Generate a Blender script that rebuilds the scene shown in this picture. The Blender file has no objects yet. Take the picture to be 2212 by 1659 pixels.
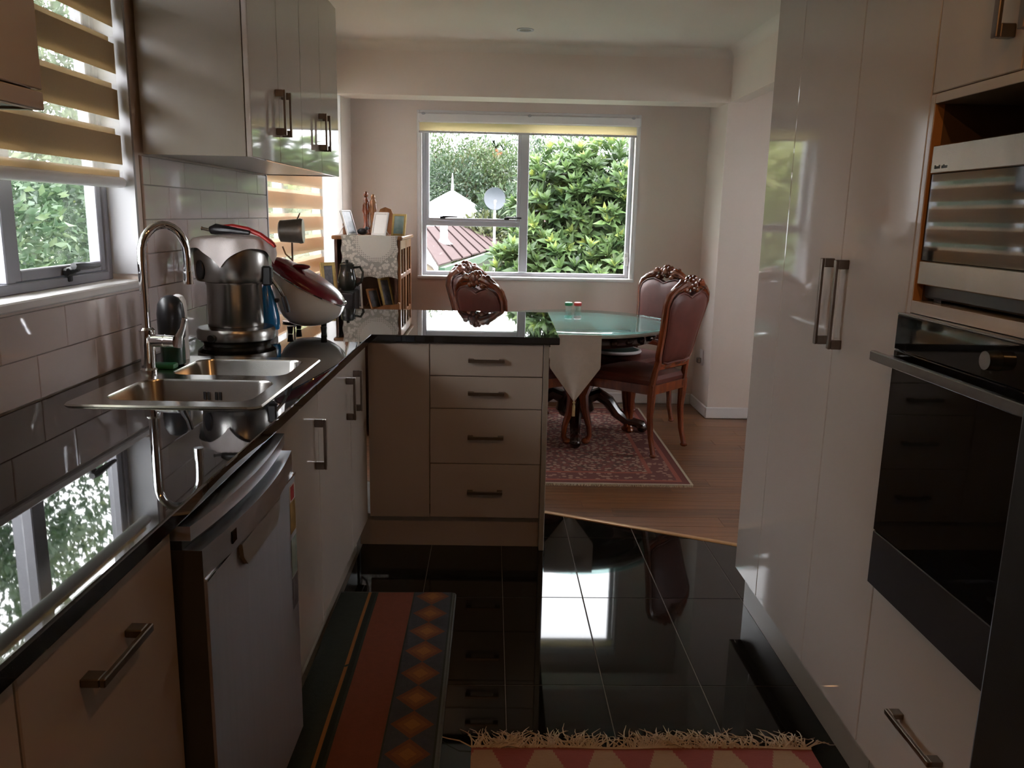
import bpy, bmesh, math, random
import numpy as np
from math import sin, cos, pi, radians, sqrt
from mathutils import Vector, Matrix

random.seed(7)
SC = bpy.context.scene
COL = SC.collection

# ------------------------------------------------------------------ camera, sky, exposure
CAM_R = ((1.0, 0.015, 0.027), (-0.024, -0.203, 0.979), (0.02, -0.979, -0.202))
def make_camera():
    c = np.array([1106.0, 829.5]); f = 1760.0
    n = lambda v: v / np.linalg.norm(v)
    Y = n(np.array([1063 - c[0], 465 - c[1], f]))
    D = n(np.array([931 - c[0], 9339 - c[1], f]))
    D = n(D - Y * D.dot(Y))
    Z = -D; X = np.cross(Y, Z)
    R = np.stack([X, Y, Z])
    cam = bpy.data.cameras.new('camera'); o = bpy.data.objects.new('camera', cam)
    COL.objects.link(o)
    cam.sensor_width = 36.0; cam.sensor_fit = 'HORIZONTAL'; cam.lens = f / 2212.0 * 36.0
    cam.clip_start = 0.05; cam.clip_end = 400
    m = Matrix(((R[0, 0], -R[0, 1], -R[0, 2], 0), (R[1, 0], -R[1, 1], -R[1, 2], 0),
                (R[2, 0], -R[2, 1], -R[2, 2], 1.42), (0, 0, 0, 1)))
    o.matrix_world = m
    SC.camera = o
make_camera()
SC.view_settings.view_transform = 'Standard'
SC.view_settings.look = 'None'
SC.view_settings.gamma = 1.0
SC.view_settings.use_curve_mapping = False
SC.view_settings.exposure = 0.0
SKY_STRENGTH = 16.0
w = bpy.data.worlds.new('overcast_sky'); SC.world = w
w.use_nodes = True
bg = w.node_tree.nodes['Background']
bg.inputs[0].default_value = (0.97, 0.95, 1.0, 1); bg.inputs[1].default_value = SKY_STRENGTH
LAMP_POWER = 9.0

# ------------------------------------------------------------------ node helpers / materials
class X:
    """small expression wrapper building Math nodes"""
    def __init__(s, nt, sock): s.nt = nt; s.s = sock
    def _op(s, op, *a):
        n = s.nt.nodes.new('ShaderNodeMath'); n.operation = op
        for i, v in enumerate((s,) + a):
            if isinstance(v, X): s.nt.links.new(v.s, n.inputs[i])
            else: n.inputs[i].default_value = v
        return X(s.nt, n.outputs[0])
    def __add__(s, o): return s._op('ADD', o)
    def __radd__(s, o): return s._op('ADD', o)
    def __sub__(s, o): return s._op('SUBTRACT', o)
    def __mul__(s, o): return s._op('MULTIPLY', o)
    def __rmul__(s, o): return s._op('MULTIPLY', o)
    def __truediv__(s, o): return s._op('DIVIDE', o)
    def lt(s, o): return s._op('LESS_THAN', o)
    def gt(s, o): return s._op('GREATER_THAN', o)
    def abs(s): return s._op('ABSOLUTE')
    def mod(s, o): return s._op('FLOORED_MODULO', o)
    def floor(s): return s._op('FLOOR')
    def min(s, o): return s._op('MINIMUM', o)
    def max(s, o): return s._op('MAXIMUM', o)
    def sin(s): return s._op('SINE')
    def pow(s, o): return s._op('POWER', o)
    def sqrt(s): return s._op('SQRT')
    def clamp(s): return s._op('MAXIMUM', 0.0)._op('MINIMUM', 1.0)

def coords(nt, kind='Object'):
    t = nt.nodes.new('ShaderNodeTexCoord'); sp = nt.nodes.new('ShaderNodeSeparateXYZ')
    nt.links.new(t.outputs[kind], sp.inputs[0])
    return [X(nt, sp.outputs[i]) for i in range(3)], t.outputs[kind]
def noise(nt, vec, scale, detail=4, rough=.6, stretch=None):
    if stretch:
        mp = nt.nodes.new('ShaderNodeMapping'); mp.inputs['Scale'].default_value = stretch
        nt.links.new(vec, mp.inputs[0]); vec = mp.outputs[0]
    n = nt.nodes.new('ShaderNodeTexNoise'); n.inputs['Scale'].default_value = scale
    n.inputs['Detail'].default_value = detail; n.inputs['Roughness'].default_value = rough
    nt.links.new(vec, n.inputs['Vector'])
    return X(nt, n.outputs[0])
def voronoi(nt, vec, scale, out='Distance'):
    n = nt.nodes.new('ShaderNodeTexVoronoi'); n.inputs['Scale'].default_value = scale
    nt.links.new(vec, n.inputs['Vector'])
    return n.outputs[out]
def mixc(nt, fac, a, b):
    n = nt.nodes.new('ShaderNodeMix'); n.data_type = 'RGBA'
    if isinstance(fac, X): nt.links.new(fac.s, n.inputs[0])
    else: n.inputs[0].default_value = fac
    for i, v in ((6, a), (7, b)):
        if isinstance(v, tuple): n.inputs[i].default_value = (*v, 1)
        else: nt.links.new(v, n.inputs[i])
    return n.outputs[2]
def bump(nt, h, strength, dist, bs):
    b = nt.nodes.new('ShaderNodeBump'); b.inputs['Strength'].default_value = strength
    b.inputs['Distance'].default_value = dist
    nt.links.new(h.s, b.inputs['Height']); nt.links.new(b.outputs[0], bs.inputs['Normal'])
def base(name):
    m = bpy.data.materials.new(name); m.use_nodes = True
    nt = m.node_tree
    return m, nt, nt.nodes['Principled BSDF']
def P(name, col, rough=.5, metal=0., ior=1.5, var=0., vscale=8., bmp=0., bscale=200., col2=None, stretch=None, coat=0.):
    m, nt, b = base(name)
    b.inputs['Base Color'].default_value = (*col, 1)
    b.inputs['Roughness'].default_value = rough
    b.inputs['Metallic'].default_value = metal
    b.inputs['IOR'].default_value = ior
    b.inputs['Coat Weight'].default_value = coat
    b.inputs['Coat Roughness'].default_value = .05
    if var or bmp:
        _, v = coords(nt)
        if var:
            n = noise(nt, v, vscale, stretch=stretch)
            c2 = col2 or tuple(min(1, c * (1 - var)) for c in col)
            f = ((n - .5) * 2.2 + .5).clamp()
            nt.links.new(mixc(nt, f, col, c2), b.inputs['Base Color'])
        if bmp:
            bump(nt, noise(nt, v, bscale, stretch=stretch), bmp, .002, b)
    return m

M = {}
M['wall'] = P('wall_paint', (.80, .70, .635), .7, var=.05, vscale=3, bmp=.15, bscale=300)
M['ceiling'] = P('ceiling_paint', (.78, .70, .645), .8, var=.03, vscale=2)
M['trim'] = P('white_gloss_trim', (.82, .80, .80), .35, var=.03, vscale=6)
M['gloss'] = P('cream_gloss_laminate', (.49, .43, .385), .045, ior=1.52, var=.03, vscale=1.5)
M['side'] = P('cream_side_panel', (.30, .255, .205), .3, var=.03, vscale=2)
M['matt'] = P('cream_drawer_laminate', (.40, .335, .285), .22, var=.03, vscale=2)
M['reveal'] = P('darkened_reveal_white', (.46, .46, .48), .6, var=.03)  # white trim paint, darkened to offset the strong window light
M['cupgrip'] = P('pale_grey_grip', (.42, .42, .43), .4, .3, var=.05)
M['batten'] = P('dark_roof_joint', (.018, .012, .012), 1., var=.1)
M['batten'].node_tree.nodes['Principled BSDF'].inputs['Specular IOR Level'].default_value = 0
M['alu_dark'] = P('grey_aluminium', (.27, .27, .30), .45, .2, var=.05)
M['edge'] = P('lamp_tinted_board_edge', (.55, .27, .10), .5, var=.15, vscale=30)  # warm lamplight on the niche edge is put into this colour
M['steel'] = P('brushed_steel', (.33, .32, .305), .26, 1., var=.12, vscale=40, stretch=(1, 1, .05))
M['steel_d'] = P('dishwasher_steel', (.62, .63, .68), .32, 1., var=.1, vscale=60, stretch=(1, .04, 1))
M['steel_sink'] = P('sink_steel', (.52, .50, .47), .2, 1., var=.1, vscale=30)
M['chrome'] = P('chrome', (.78, .78, .80), .05, 1., var=.02)
M['handle'] = P('satin_nickel_handle', (.24, .195, .165), .32, 1., var=.08, vscale=60)
M['alu'] = P('haze_lightened_aluminium', (.56, .56, .60), .4, .3, var=.05)  # lightened to carry the haze over the dining window frames
M['black'] = P('black_plastic', (.012, .012, .014), .35, var=.2)
M['blackgloss'] = P('black_glass', (.006, .006, .007), .03, ior=1.5, var=.1)
M['oven_low'] = P('grey_glass_strip', (.05, .047, .05), .08, var=.1)
M['niche'] = P('niche_board', (.16, .09, .045), .55, var=.15, vscale=12)
M['white'] = P('white_plastic', (.80, .78, .77), .3, var=.02)
M['paper'] = P('white_card', (.86, .86, .86), .6, var=.02)
M['fridge'] = P('dark_fridge_side', (.016, .015, .015), .45, var=.15, bmp=.1, bscale=500)
M['darkred'] = P('dark_red_lid', (.17, .010, .020), .22, var=.15)
M['red'] = P('red_silicone', (.52, .03, .025), .45, var=.15)
M['towel'] = P('white_cotton_cloth', (.74, .68, .66), .9, var=.08, vscale=20, bmp=.6, bscale=400)
M['cream_cloth'] = P('cream_table_runner', (.62, .56, .48), .85, var=.08, vscale=40, bmp=.4, bscale=500)
M['gold_thread'] = P('gold_thread', (.62, .48, .22), .7, var=.2, vscale=80)
M['blue'] = P('blue_plastic', (.01, .22, .55), .2, var=.15, coat=.3)
M['green'] = P('green_plastic', (.02, .20, .08), .4, var=.15)
M['dkgreen'] = P('dark_green_bottle', (.012, .05, .028), .25, var=.2)
M['cooker'] = P('white_enamel', (.72, .66, .58), .14, var=.03)
M['gold'] = P('gilded_frame', (.60, .42, .14), .4, .3, var=.3, vscale=40)
M['leather'] = P('burgundy_leather', (.13, .028, .019), .5, var=.3, vscale=14, bmp=.3, bscale=250)
M['smoke'] = P('smoked_glass', (.035, .035, .03), .08, var=.2, vscale=12)
M['teal'] = P('teal_picture', (.25, .42, .42), .5, var=.4, vscale=30, col2=(.45, .55, .52))
M['photo'] = P('dark_photo_print', (.06, .07, .10), .3, var=.5, vscale=25, col2=(.25, .24, .26))
M['concrete'] = P('slab', (.12, .11, .10), .8, var=.1)
M['grout'] = P('dark_grout', (.17, .15, .13), .8, var=.2, vscale=60)
M['wgrout'] = P('wall_grout', (.42, .39, .36), .8, var=.1, vscale=60)

def m_wood(name, c1, c2, rough, scale=3., stretch=(1, 14, 14), coat=.3, objrand=.0):
    m, nt, b = base(name)
    _, v = coords(nt)
    n = noise(nt, v, scale, 6, .65, stretch)
    f = ((n - .5) * 2.6 + .5).clamp()
    if objrand:
        oi = nt.nodes.new('ShaderNodeObjectInfo')
        f = (f + (X(nt, oi.outputs['Random']) - .5) * objrand).clamp()
    nt.links.new(mixc(nt, f, c1, c2), b.inputs['Base Color'])
    b.inputs['Roughness'].default_value = rough; b.inputs['Coat Weight'].default_value = coat
    b.inputs['Coat Roughness'].default_value = .08
    return m
M['mahogany'] = m_wood('mahogany', (.27, .062, .020), (.10, .022, .010), .25, 5, (4, 4, 1), .6)
M['darkwood'] = m_wood('dark_table_wood', (.04, .014, .009), (.018, .007, .005), .25, 5, (4, 4, 1), .5)
M['oak'] = m_wood('honey_oak', (.36, .155, .055), (.20, .075, .025), .35, 6, (3, 3, 1), .3)
M['cabwood'] = m_wood('brown_cabinet_wood', (.12, .05, .03), (.055, .024, .016), .4, 6, (3, 3, 1), .2)
M['plank'] = m_wood('laminate_plank', (.27, .118, .050), (.125, .052, .024), .36, 2.2, (1, 16, 16), .15, .7)
M['strip'] = P('brass_threshold', (.62, .36, .16), .35, .3, var=.15, vscale=30)

def m_dw():
    m = P('dishwasher_front_steel', (.50, .51, .55), .34, 1., var=.08, vscale=60, stretch=(1, 1, .04))
    b = m.node_tree.nodes['Principled BSDF']; b.inputs['Anisotropic'].default_value = .9
    tg = m.node_tree.nodes.new('ShaderNodeTangent'); tg.direction_type = 'RADIAL'; tg.axis = 'Z'
    m.node_tree.links.new(tg.outputs[0], b.inputs['Tangent'])
    b.inputs['Anisotropic Rotation'].default_value = ANI
    return m
ANI = 0.25
M['dwfront'] = m_dw()
def m_granite():
    m, nt, b = base('black_granite')
    _, v = coords(nt)
    n = noise(nt, v, 420, 2, .5)
    f = ((n - .62) * 9).clamp()
    nt.links.new(mixc(nt, f, (.008, .008, .009), (.05, .05, .055)), b.inputs['Base Color'])
    b.inputs['Roughness'].default_value = .02; b.inputs['IOR'].default_value = 1.65
    return m
M['granite'] = m_granite()
def m_floor_tile():
    m, nt, b = base('black_polished_tile')
    _, v = coords(nt)
    n = noise(nt, v, 5, 5, .6)
    oi = nt.nodes.new('ShaderNodeObjectInfo')
    f = (n + (X(nt, oi.outputs['Random']) - .5) * .3).clamp()
    nt.links.new(mixc(nt, f, (.004, .0035, .003), (.009, .008, .007)), b.inputs['Base Color'])
    b.inputs['Roughness'].default_value = .035; b.inputs['IOR'].default_value = 1.38
    return m
M['ftile'] = m_floor_tile()
def m_wall_tile():
    m, nt, b = base('glazed_wall_tile')
    _, v = coords(nt)
    n = noise(nt, v, 6, 3, .5)
    nt.links.new(mixc(nt, n, (.68, .60, .58), (.62, .545, .53)), b.inputs['Base Color'])
    b.inputs['Roughness'].default_value = .05; b.inputs['IOR'].default_value = 1.55
    bump(nt, noise(nt, v, 9, 2, .5), .12, .004, b)
    return m
M['wtile'] = m_wall_tile()

def m_glass(name, tint=(.97, .99, .98), base_refl=.045, extra=.7):
    m = bpy.data.materials.new(name); m.use_nodes = True
    nt = m.node_tree; nt.nodes.clear()
    out = nt.nodes.new('ShaderNodeOutputMaterial')
    t = nt.nodes.new('ShaderNodeBsdfTransparent'); t.inputs[0].default_value = (*tint, 1)
    g = nt.nodes.new('ShaderNodeBsdfGlossy'); g.inputs['Roughness'].default_value = .01
    lw = nt.nodes.new('ShaderNodeLayerWeight'); lw.inputs[0].default_value = .5
    f = X(nt, lw.outputs['Facing']).pow(5.0) * extra + base_refl
    mx = nt.nodes.new('ShaderNodeMixShader')
    nt.links.new(f.s, mx.inputs[0]); nt.links.new(t.outputs[0], mx.inputs[1]); nt.links.new(g.outputs[0], mx.inputs[2])
    nt.links.new(mx.outputs[0], out.inputs[0])
    return m
M['glass'] = m_glass('window_glass')
M['tableglass'] = m_glass('turquoise_table_glass', (.80, .95, .93), .14, .85)
def m_fabric(name, col, transl, sheer=0.):
    m = bpy.data.materials.new(name); m.use_nodes = True
    nt = m.node_tree; nt.nodes.clear()
    out = nt.nodes.new('ShaderNodeOutputMaterial')
    _, v = coords(nt)
    n = noise(nt, v, 300, 2, .5)
    c = mixc(nt, n, col, tuple(k * .88 for k in col))
    d = nt.nodes.new('ShaderNodeBsdfDiffuse'); t = nt.nodes.new('ShaderNodeBsdfTranslucent')
    nt.links.new(c, d.inputs[0]); nt.links.new(c, t.inputs[0])
    mx = nt.nodes.new('ShaderNodeMixShader'); mx.inputs[0].default_value = transl
    nt.links.new(d.outputs[0], mx.inputs[1]); nt.links.new(t.outputs[0], mx.inputs[2])
    last = mx
    if sheer:
        tr = nt.nodes.new('ShaderNodeBsdfTransparent')
        m2 = nt.nodes.new('ShaderNodeMixShader'); m2.inputs[0].default_value = sheer
        nt.links.new(mx.outputs[0], m2.inputs[1]); nt.links.new(tr.outputs[0], m2.inputs[2]); last = m2
    nt.links.new(last.outputs[0], out.inputs[0])
    return m
M['band'] = m_fabric('blind_band_fabric', (.66, .53, .35), .36)
M['sheer'] = m_fabric('blind_sheer_fabric', (.85, .82, .72), .5, .86)
M['rollfab'] = m_fabric('roller_fabric', (.94, .84, .62), .66)
def m_lace():
    m = bpy.data.materials.new('lace'); m.use_nodes = True
    nt = m.node_tree; b = nt.nodes['Principled BSDF']
    (x, y, z), v = coords(nt)
    b.inputs['Base Color'].default_value = (.66, .62, .56, 1); b.inputs['Roughness'].default_value = .9
    # scalloped rings around the doily's middle plus a net ground
    dx = x - .215; dz = z + .03
    r = (dx * dx + dz * dz).sqrt()
    ring = ((r * 62.0).sin() * .5 + .5).gt(.62) * r.gt(.10)
    net = (((x * 260.0).sin() * ((z + y) * 260.0).sin()).abs()).gt(.55)
    vor = X(nt, voronoi(nt, v, 48)).gt(.5)
    hole = (ring * net).max(vor * r.gt(.13)) * .42
    al = hole * -1.0 + 1.0
    nt.links.new(al.s, b.inputs['Alpha'])
    return m
M['lace'] = m_lace()
def m_persian():
    m, nt, b = base('persian_pile')
    (x, y, z), v = coords(nt)
    hw, hl = .79, .90
    d = ((x.abs() * -1.0 + hw).min(y.abs() * -1.0 + hl))          # distance from edge
    vo = X(nt, voronoi(nt, v, 34)); no = noise(nt, v, 30, 4, .75)
    field = mixc(nt, ((no - .5) * 5 + .5).clamp(), (.25, .075, .06), (.10, .055, .05))
    field = mixc(nt, vo.lt(.40), field, (.40, .27, .21))
    vb = X(nt, voronoi(nt, v, 27))
    border = mixc(nt, vb.lt(.38), (.16, .055, .05), (.38, .22, .17))
    c = mixc(nt, d.lt(.20), field, border)
    guard = (d.gt(.19) * d.lt(.215)).max(d.gt(.05) * d.lt(.075))
    c = mixc(nt, guard, c, (.34, .10, .07))
    c = mixc(nt, d.lt(.05), c, (.16, .045, .04))
    c = mixc(nt, d.lt(.014), c, (.55, .48, .38))
    nt.links.new(c, b.inputs['Base Color']); b.inputs['Roughness'].default_value = .95
    bump(nt, noise(nt, v, 300), .5, .003, b)
    return m
M['persian'] = m_persian()
def m_runner():
    m, nt, b = base('striped_mat_pile')
    (x, y, z), v = coords(nt)     # x from the left long edge, y along
    no = noise(nt, v, 60, 3, .6); blot = noise(nt, v, 9, 3, .6)
    g = mixc(nt, no, (.016, .026, .022), (.033, .042, .036))
    c = mixc(nt, (x - .111).abs().lt(.0055) * blot.gt(.36), g, (.30, .12, .03))
    c = mixc(nt, (x - .126).abs().lt(.008), c, (.012, .02, .017))
    c = mixc(nt, (x - .21).abs().lt(.067), c, mixc(nt, no, (.22, .060, .030), (.155, .045, .025)))
    # diamond column
    X0 = .350
    ty = ((y / .1315 + .42).mod(1.0) - .5).abs() * 2.0
    tx = (x - X0).abs() / .062
    dm = tx + ty
    inb = (x - .350).abs().lt(.068)
    blue = mixc(nt, no, (.030, .034, .045), (.06, .06, .068))
    cc = mixc(nt, dm.lt(1.0), blue, (.155, .050, .022))
    cc = mixc(nt, dm.lt(.72), cc, (.20, .078, .022))
    cc = mixc(nt, dm.lt(.40), cc, (.27, .115, .025))
    tx2 = (x - X0).abs() / .062
    dk = (tx2 - (ty * -1.0 + 1.0)).abs().lt(.10) * dm.gt(1.0)
    c = mixc(nt, inb, c, cc)
    c = mixc(nt, x.gt(.424), c, (.11, .125, .12))
    nt.links.new(c, b.inputs['Base Color']); b.inputs['Roughness'].default_value = .95
    bump(nt, noise(nt, v, 350), .5, .003, b)
    return m
M['runner'] = m_runner()
def m_kilim():
    m, nt, b = base('kilim_weave')
    (x, y, z), v = coords(nt)    # x from left edge, y negative towards the near side
    yy = (y * -1.0)
    row = ((yy + .0) / .012).floor()
    t = (((x + .002) / .163 + .29).mod(1.0) - .5).abs()
    half = row * .028 + .13
    no = noise(nt, v, 40, 3, .6, (1, 6, 1))
    red = mixc(nt, no, (.36, .085, .065), (.27, .062, .05))
    bei = mixc(nt, no, (.46, .29, .17), (.36, .22, .13))
    c = mixc(nt, t.lt(half), red, bei)
    c = mixc(nt, yy.lt(.012), c, (.30, .09, .06))
    nt.links.new(c, b.inputs['Base Color']); b.inputs['Roughness'].default_value = .95
    bump(nt, noise(nt, v, 150, 2, .5, (1, 8, 1)), .5, .003, b)
    return m
M['kilim'] = m_kilim()
M['fringe'] = P('wool_fringe', (.66, .54, .40), .95, var=.25, vscale=60)

def m_leaf(name, c1, c2, c3):
    m, nt, b = base(name)
    at = nt.nodes.new('ShaderNodeAttribute'); at.attribute_name = 'tone'
    oi = nt.nodes.new('ShaderNodeObjectInfo')
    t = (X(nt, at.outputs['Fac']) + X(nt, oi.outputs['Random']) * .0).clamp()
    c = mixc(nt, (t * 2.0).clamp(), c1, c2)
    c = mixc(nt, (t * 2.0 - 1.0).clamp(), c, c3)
    nt.links.new(c, b.inputs['Base Color']); b.inputs['Roughness'].default_value = .42
    tr = nt.nodes.new('ShaderNodeBsdfTranslucent'); nt.links.new(c, tr.inputs[0])
    mx = nt.nodes.new('ShaderNodeMixShader'); mx.inputs[0].default_value = .3
    out = nt.nodes['Material Output']
    nt.links.new(b.outputs[0], mx.inputs[1]); nt.links.new(tr.outputs[0], mx.inputs[2])
    nt.links.new(mx.outputs[0], out.inputs[0])
    return m
M['loquat'] = m_leaf('loquat_leaf', (.034, .066, .026), (.115, .19, .062), (.37, .42, .11))  # darkest tone lowered to carry the shadows between leaves
M['leaf_a'] = m_leaf('hedge_leaf', (00.0316, 00.0621, 00.0357), (00.0726, 00.1254, 00.0660), (00.1584, 00.2112, 00.0990))
M['leaf_b'] = m_leaf('hill_leaf_green', (0.0194, 0.0370, 0.0150), (0.0458, 0.0774, 0.0282), (0.0880, 0.1144, 0.0370))
M['leaf_c'] = m_leaf('hill_leaf_olive', (0.0246, 0.0326, 0.0123), (0.0563, 0.0669, 0.0264), (0.0968, 0.1038, 0.0422))
M['leaf_d'] = m_leaf('hill_leaf_dark', (.014, .028, .018), (.032, .056, .030), (.06, .09, .042))
M['leaf_e'] = m_leaf('bright_lawn_leaf', (.07, .10, .03), (.18, .22, .07), (.30, .31, .11))
M['bark'] = P('bark', (.10, .075, .055), .9, var=.4, vscale=12)
M['ground'] = P('grass_ground', (.06, .09, .035), .95, var=.4, vscale=2)
M['roof'] = P('brown_roof_sheet', (.060, .042, .041), .95, var=.15, vscale=3)
M['roof'].node_tree.nodes['Principled BSDF'].inputs['Specular IOR Level'].default_value = 0.05
M['gutter'] = P('green_gutter', (.020, .055, .028), .5, var=.1)
M['weather'] = P('weatherboard', (.10, .07, .042), .7, var=.1)
M['whiteout'] = P('white_painted_outside', (.70, .72, .74), .6, var=.04)
M['dish'] = P('grey_dish_paint', (.040, .047, .058), .5, var=.08)
M['orange_dull'] = P('orange_fruit', (.30, .13, .05), .7, var=.3)
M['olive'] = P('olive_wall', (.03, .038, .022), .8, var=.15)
M['orange'] = P('orange_petal', (.75, .20, .03), .6, var=.2)

# ------------------------------------------------------------------ mesh helpers
class MB:
    def __init__(s): s.v = []; s.f = []
    def add(s, vs, fs):
        o = len(s.v); s.v += [tuple(p) for p in vs]; s.f += [tuple(i + o for i in q) for q in fs]
        return s
    def box(s, x0, x1, y0, y1, z0, z1, b=0., seg=1):
        x0, x1 = sorted((x0, x1)); y0, y1 = sorted((y0, y1)); z0, z1 = sorted((z0, z1))
        if b:
            bm = bmesh.new()
            bmesh.ops.create_cube(bm, size=1)
            for v in bm.verts:
                v.co = Vector(((x0 + x1) / 2 + v.co.x * (x1 - x0), (y0 + y1) / 2 + v.co.y * (y1 - y0), (z0 + z1) / 2 + v.co.z * (z1 - z0)))
            b = min(b, .45 * min(x1 - x0, y1 - y0, z1 - z0))
            bmesh.ops.bevel(bm, geom=bm.edges[:], offset=b, segments=seg, affect='EDGES', profile=.5)
            bm.verts.index_update()
            s.add([v.co[:] for v in bm.verts], [[v.index for v in f.verts] for f in bm.faces])
            bm.free(); return s
        vs = [(x, y, z) for x in (x0, x1) for y in (y0, y1) for z in (z0, z1)]
        return s.add(vs, [(0, 1, 3, 2), (4, 6, 7, 5), (0, 4, 5, 1), (2, 3, 7, 6), (0, 2, 6, 4), (1, 5, 7, 3)])
    def prism(s, poly, a0, a1, plane='xy'):
        n = len(poly)
        def pt(p, h): return {'xy': (p[0], p[1], h), 'xz': (p[0], h, p[1]), 'yz': (h, p[0], p[1])}[plane]
        vs = [pt(p, a0) for p in poly] + [pt(p, a1) for p in poly]
        fs = [tuple(range(n)), tuple(range(n, 2 * n))] + [(i, (i + 1) % n, n + (i + 1) % n, n + i) for i in range(n)]
        return s.add(vs, fs)
    def lathe(s, prof, n=24, c=(0, 0, 0), sx=1., sy=1., cap=True):
        vs = []; fs = []
        for r, z in prof:
            for i in range(n):
                a = 2 * pi * i / n
                vs.append((c[0] + r * cos(a) * sx, c[1] + r * sin(a) * sy, c[2] + z))
        for j in range(len(prof) - 1):
            for i in range(n):
                k = (i + 1) % n
                fs.append((j * n + i, j * n + k, (j + 1) * n + k, (j + 1) * n + i))
        if cap:
            fs.append(tuple(range(n))); fs.append(tuple((len(prof) - 1) * n + i for i in range(n)))
        return s.add(vs, fs)
    def tube(s, path, rad, n=10, closed=False, flat=1., up=None):
        P_ = [Vector(p) for p in path]; m = len(P_)
        if not isinstance(rad, (list, tuple)): rad = [rad] * m
        vs = []; nrm = None
        for i in range(m):
            if closed: t = (P_[(i + 1) % m] - P_[i - 1]).normalized()
            else: t = (P_[min(i + 1, m - 1)] - P_[max(i - 1, 0)]).normalized()
            if nrm is None:
                nrm = Vector(up) if up else (Vector((0, 0, 1)) if abs(t.z) < .9 else Vector((1, 0, 0)))
            nrm = (nrm - t * nrm.dot(t)).normalized()
            bn = t.cross(nrm)
            for k in range(n):
                a = 2 * pi * k / n
                vs.append(P_[i] + nrm * (cos(a) * rad[i] * flat) + bn * (sin(a) * rad[i]))
        fs = []
        for i in range(m if closed else m - 1):
            j = (i + 1) % m
            for k in range(n):
                l = (k + 1) % n
                fs.append((i * n + k, i * n + l, j * n + l, j * n + k))
        if not closed:
            fs.append(tuple(range(n))); fs.append(tuple((m - 1) * n + k for k in range(n)))
        return s.add(vs, fs)
    def cyl(s, p0, p1, r0, r1=None, n=16):
        return s.tube([p0, p1], [r0, r0 if r1 is None else r1], n)
    def ball(s, c, r, n=12, m=8):
        if not isinstance(r, (list, tuple)): r = (r, r, r)
        vs = [(c[0], c[1], c[2] - r[2])]; fs = []
        for j in range(1, m):
            ph = -pi / 2 + pi * j / m
            for i in range(n):
                a = 2 * pi * i / n
                vs.append((c[0] + r[0] * cos(ph) * cos(a), c[1] + r[1] * cos(ph) * sin(a), c[2] + r[2] * sin(ph)))
        vs.append((c[0], c[1], c[2] + r[2]))
        for i in range(n):
            k = (i + 1) % n
            fs.append((0, 1 + k, 1 + i)); fs.append((len(vs) - 1, 1 + (m - 2) * n + i, 1 + (m - 2) * n + k))
            for j in range(m - 2):
                fs.append((1 + j * n + i, 1 + j * n + k, 1 + (j + 1) * n + k, 1 + (j + 1) * n + i))
        return s.add(vs, fs)
    def loft(s, loops, cap0=False, cap1=False):
        n = len(loops[0]); vs = [p for l in loops for p in l]; fs = []
        for j in range(len(loops) - 1):
            for i in range(n):
                k = (i + 1) % n
                fs.append((j * n + i, j * n + k, (j + 1) * n + k, (j + 1) * n + i))
        if cap0: fs.append(tuple(range(n)))
        if cap1: fs.append(tuple((len(loops) - 1) * n + i for i in range(n)))
        return s.add(vs, fs)
    def grid(s, fn, nu, nv):
        vs = [fn(i / nu, j / nv) for j in range(nv + 1) for i in range(nu + 1)]
        fs = [(j * (nu + 1) + i, j * (nu + 1) + i + 1, (j + 1) * (nu + 1) + i + 1, (j + 1) * (nu + 1) + i) for j in range(nv) for i in range(nu)]
        return s.add(vs, fs)
    def map(s, fn): s.v = [tuple(fn(*p)) for p in s.v]; return s
    def mesh(s, name, mat, o=(0, 0, 0), angle=35, fixn=True):
        me = bpy.data.meshes.new(name)
        me.from_pydata([(p[0] - o[0], p[1] - o[1], p[2] - o[2]) for p in s.v], [], s.f)
        if fixn:
            bm = bmesh.new(); bm.from_mesh(me)
            bmesh.ops.recalc_face_normals(bm, faces=bm.faces[:]); bm.to_mesh(me); bm.free()
        me.polygons.foreach_set('use_smooth', [True] * len(me.polygons))
        me.set_sharp_from_angle(angle=radians(angle))
        me.materials.append(M[mat] if isinstance(mat, str) else mat)
        return me
def rrect(x0, x1, y0, y1, r, z, n=5):
    pts = []
    for cx, cy, a0 in ((x1 - r, y1 - r, 0), (x0 + r, y1 - r, 90), (x0 + r, y0 + r, 180), (x1 - r, y0 + r, 270)):
        for i in range(n + 1):
            a = radians(a0 + 90 * i / n); pts.append((cx + r * cos(a), cy + r * sin(a), z))
    return pts

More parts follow.
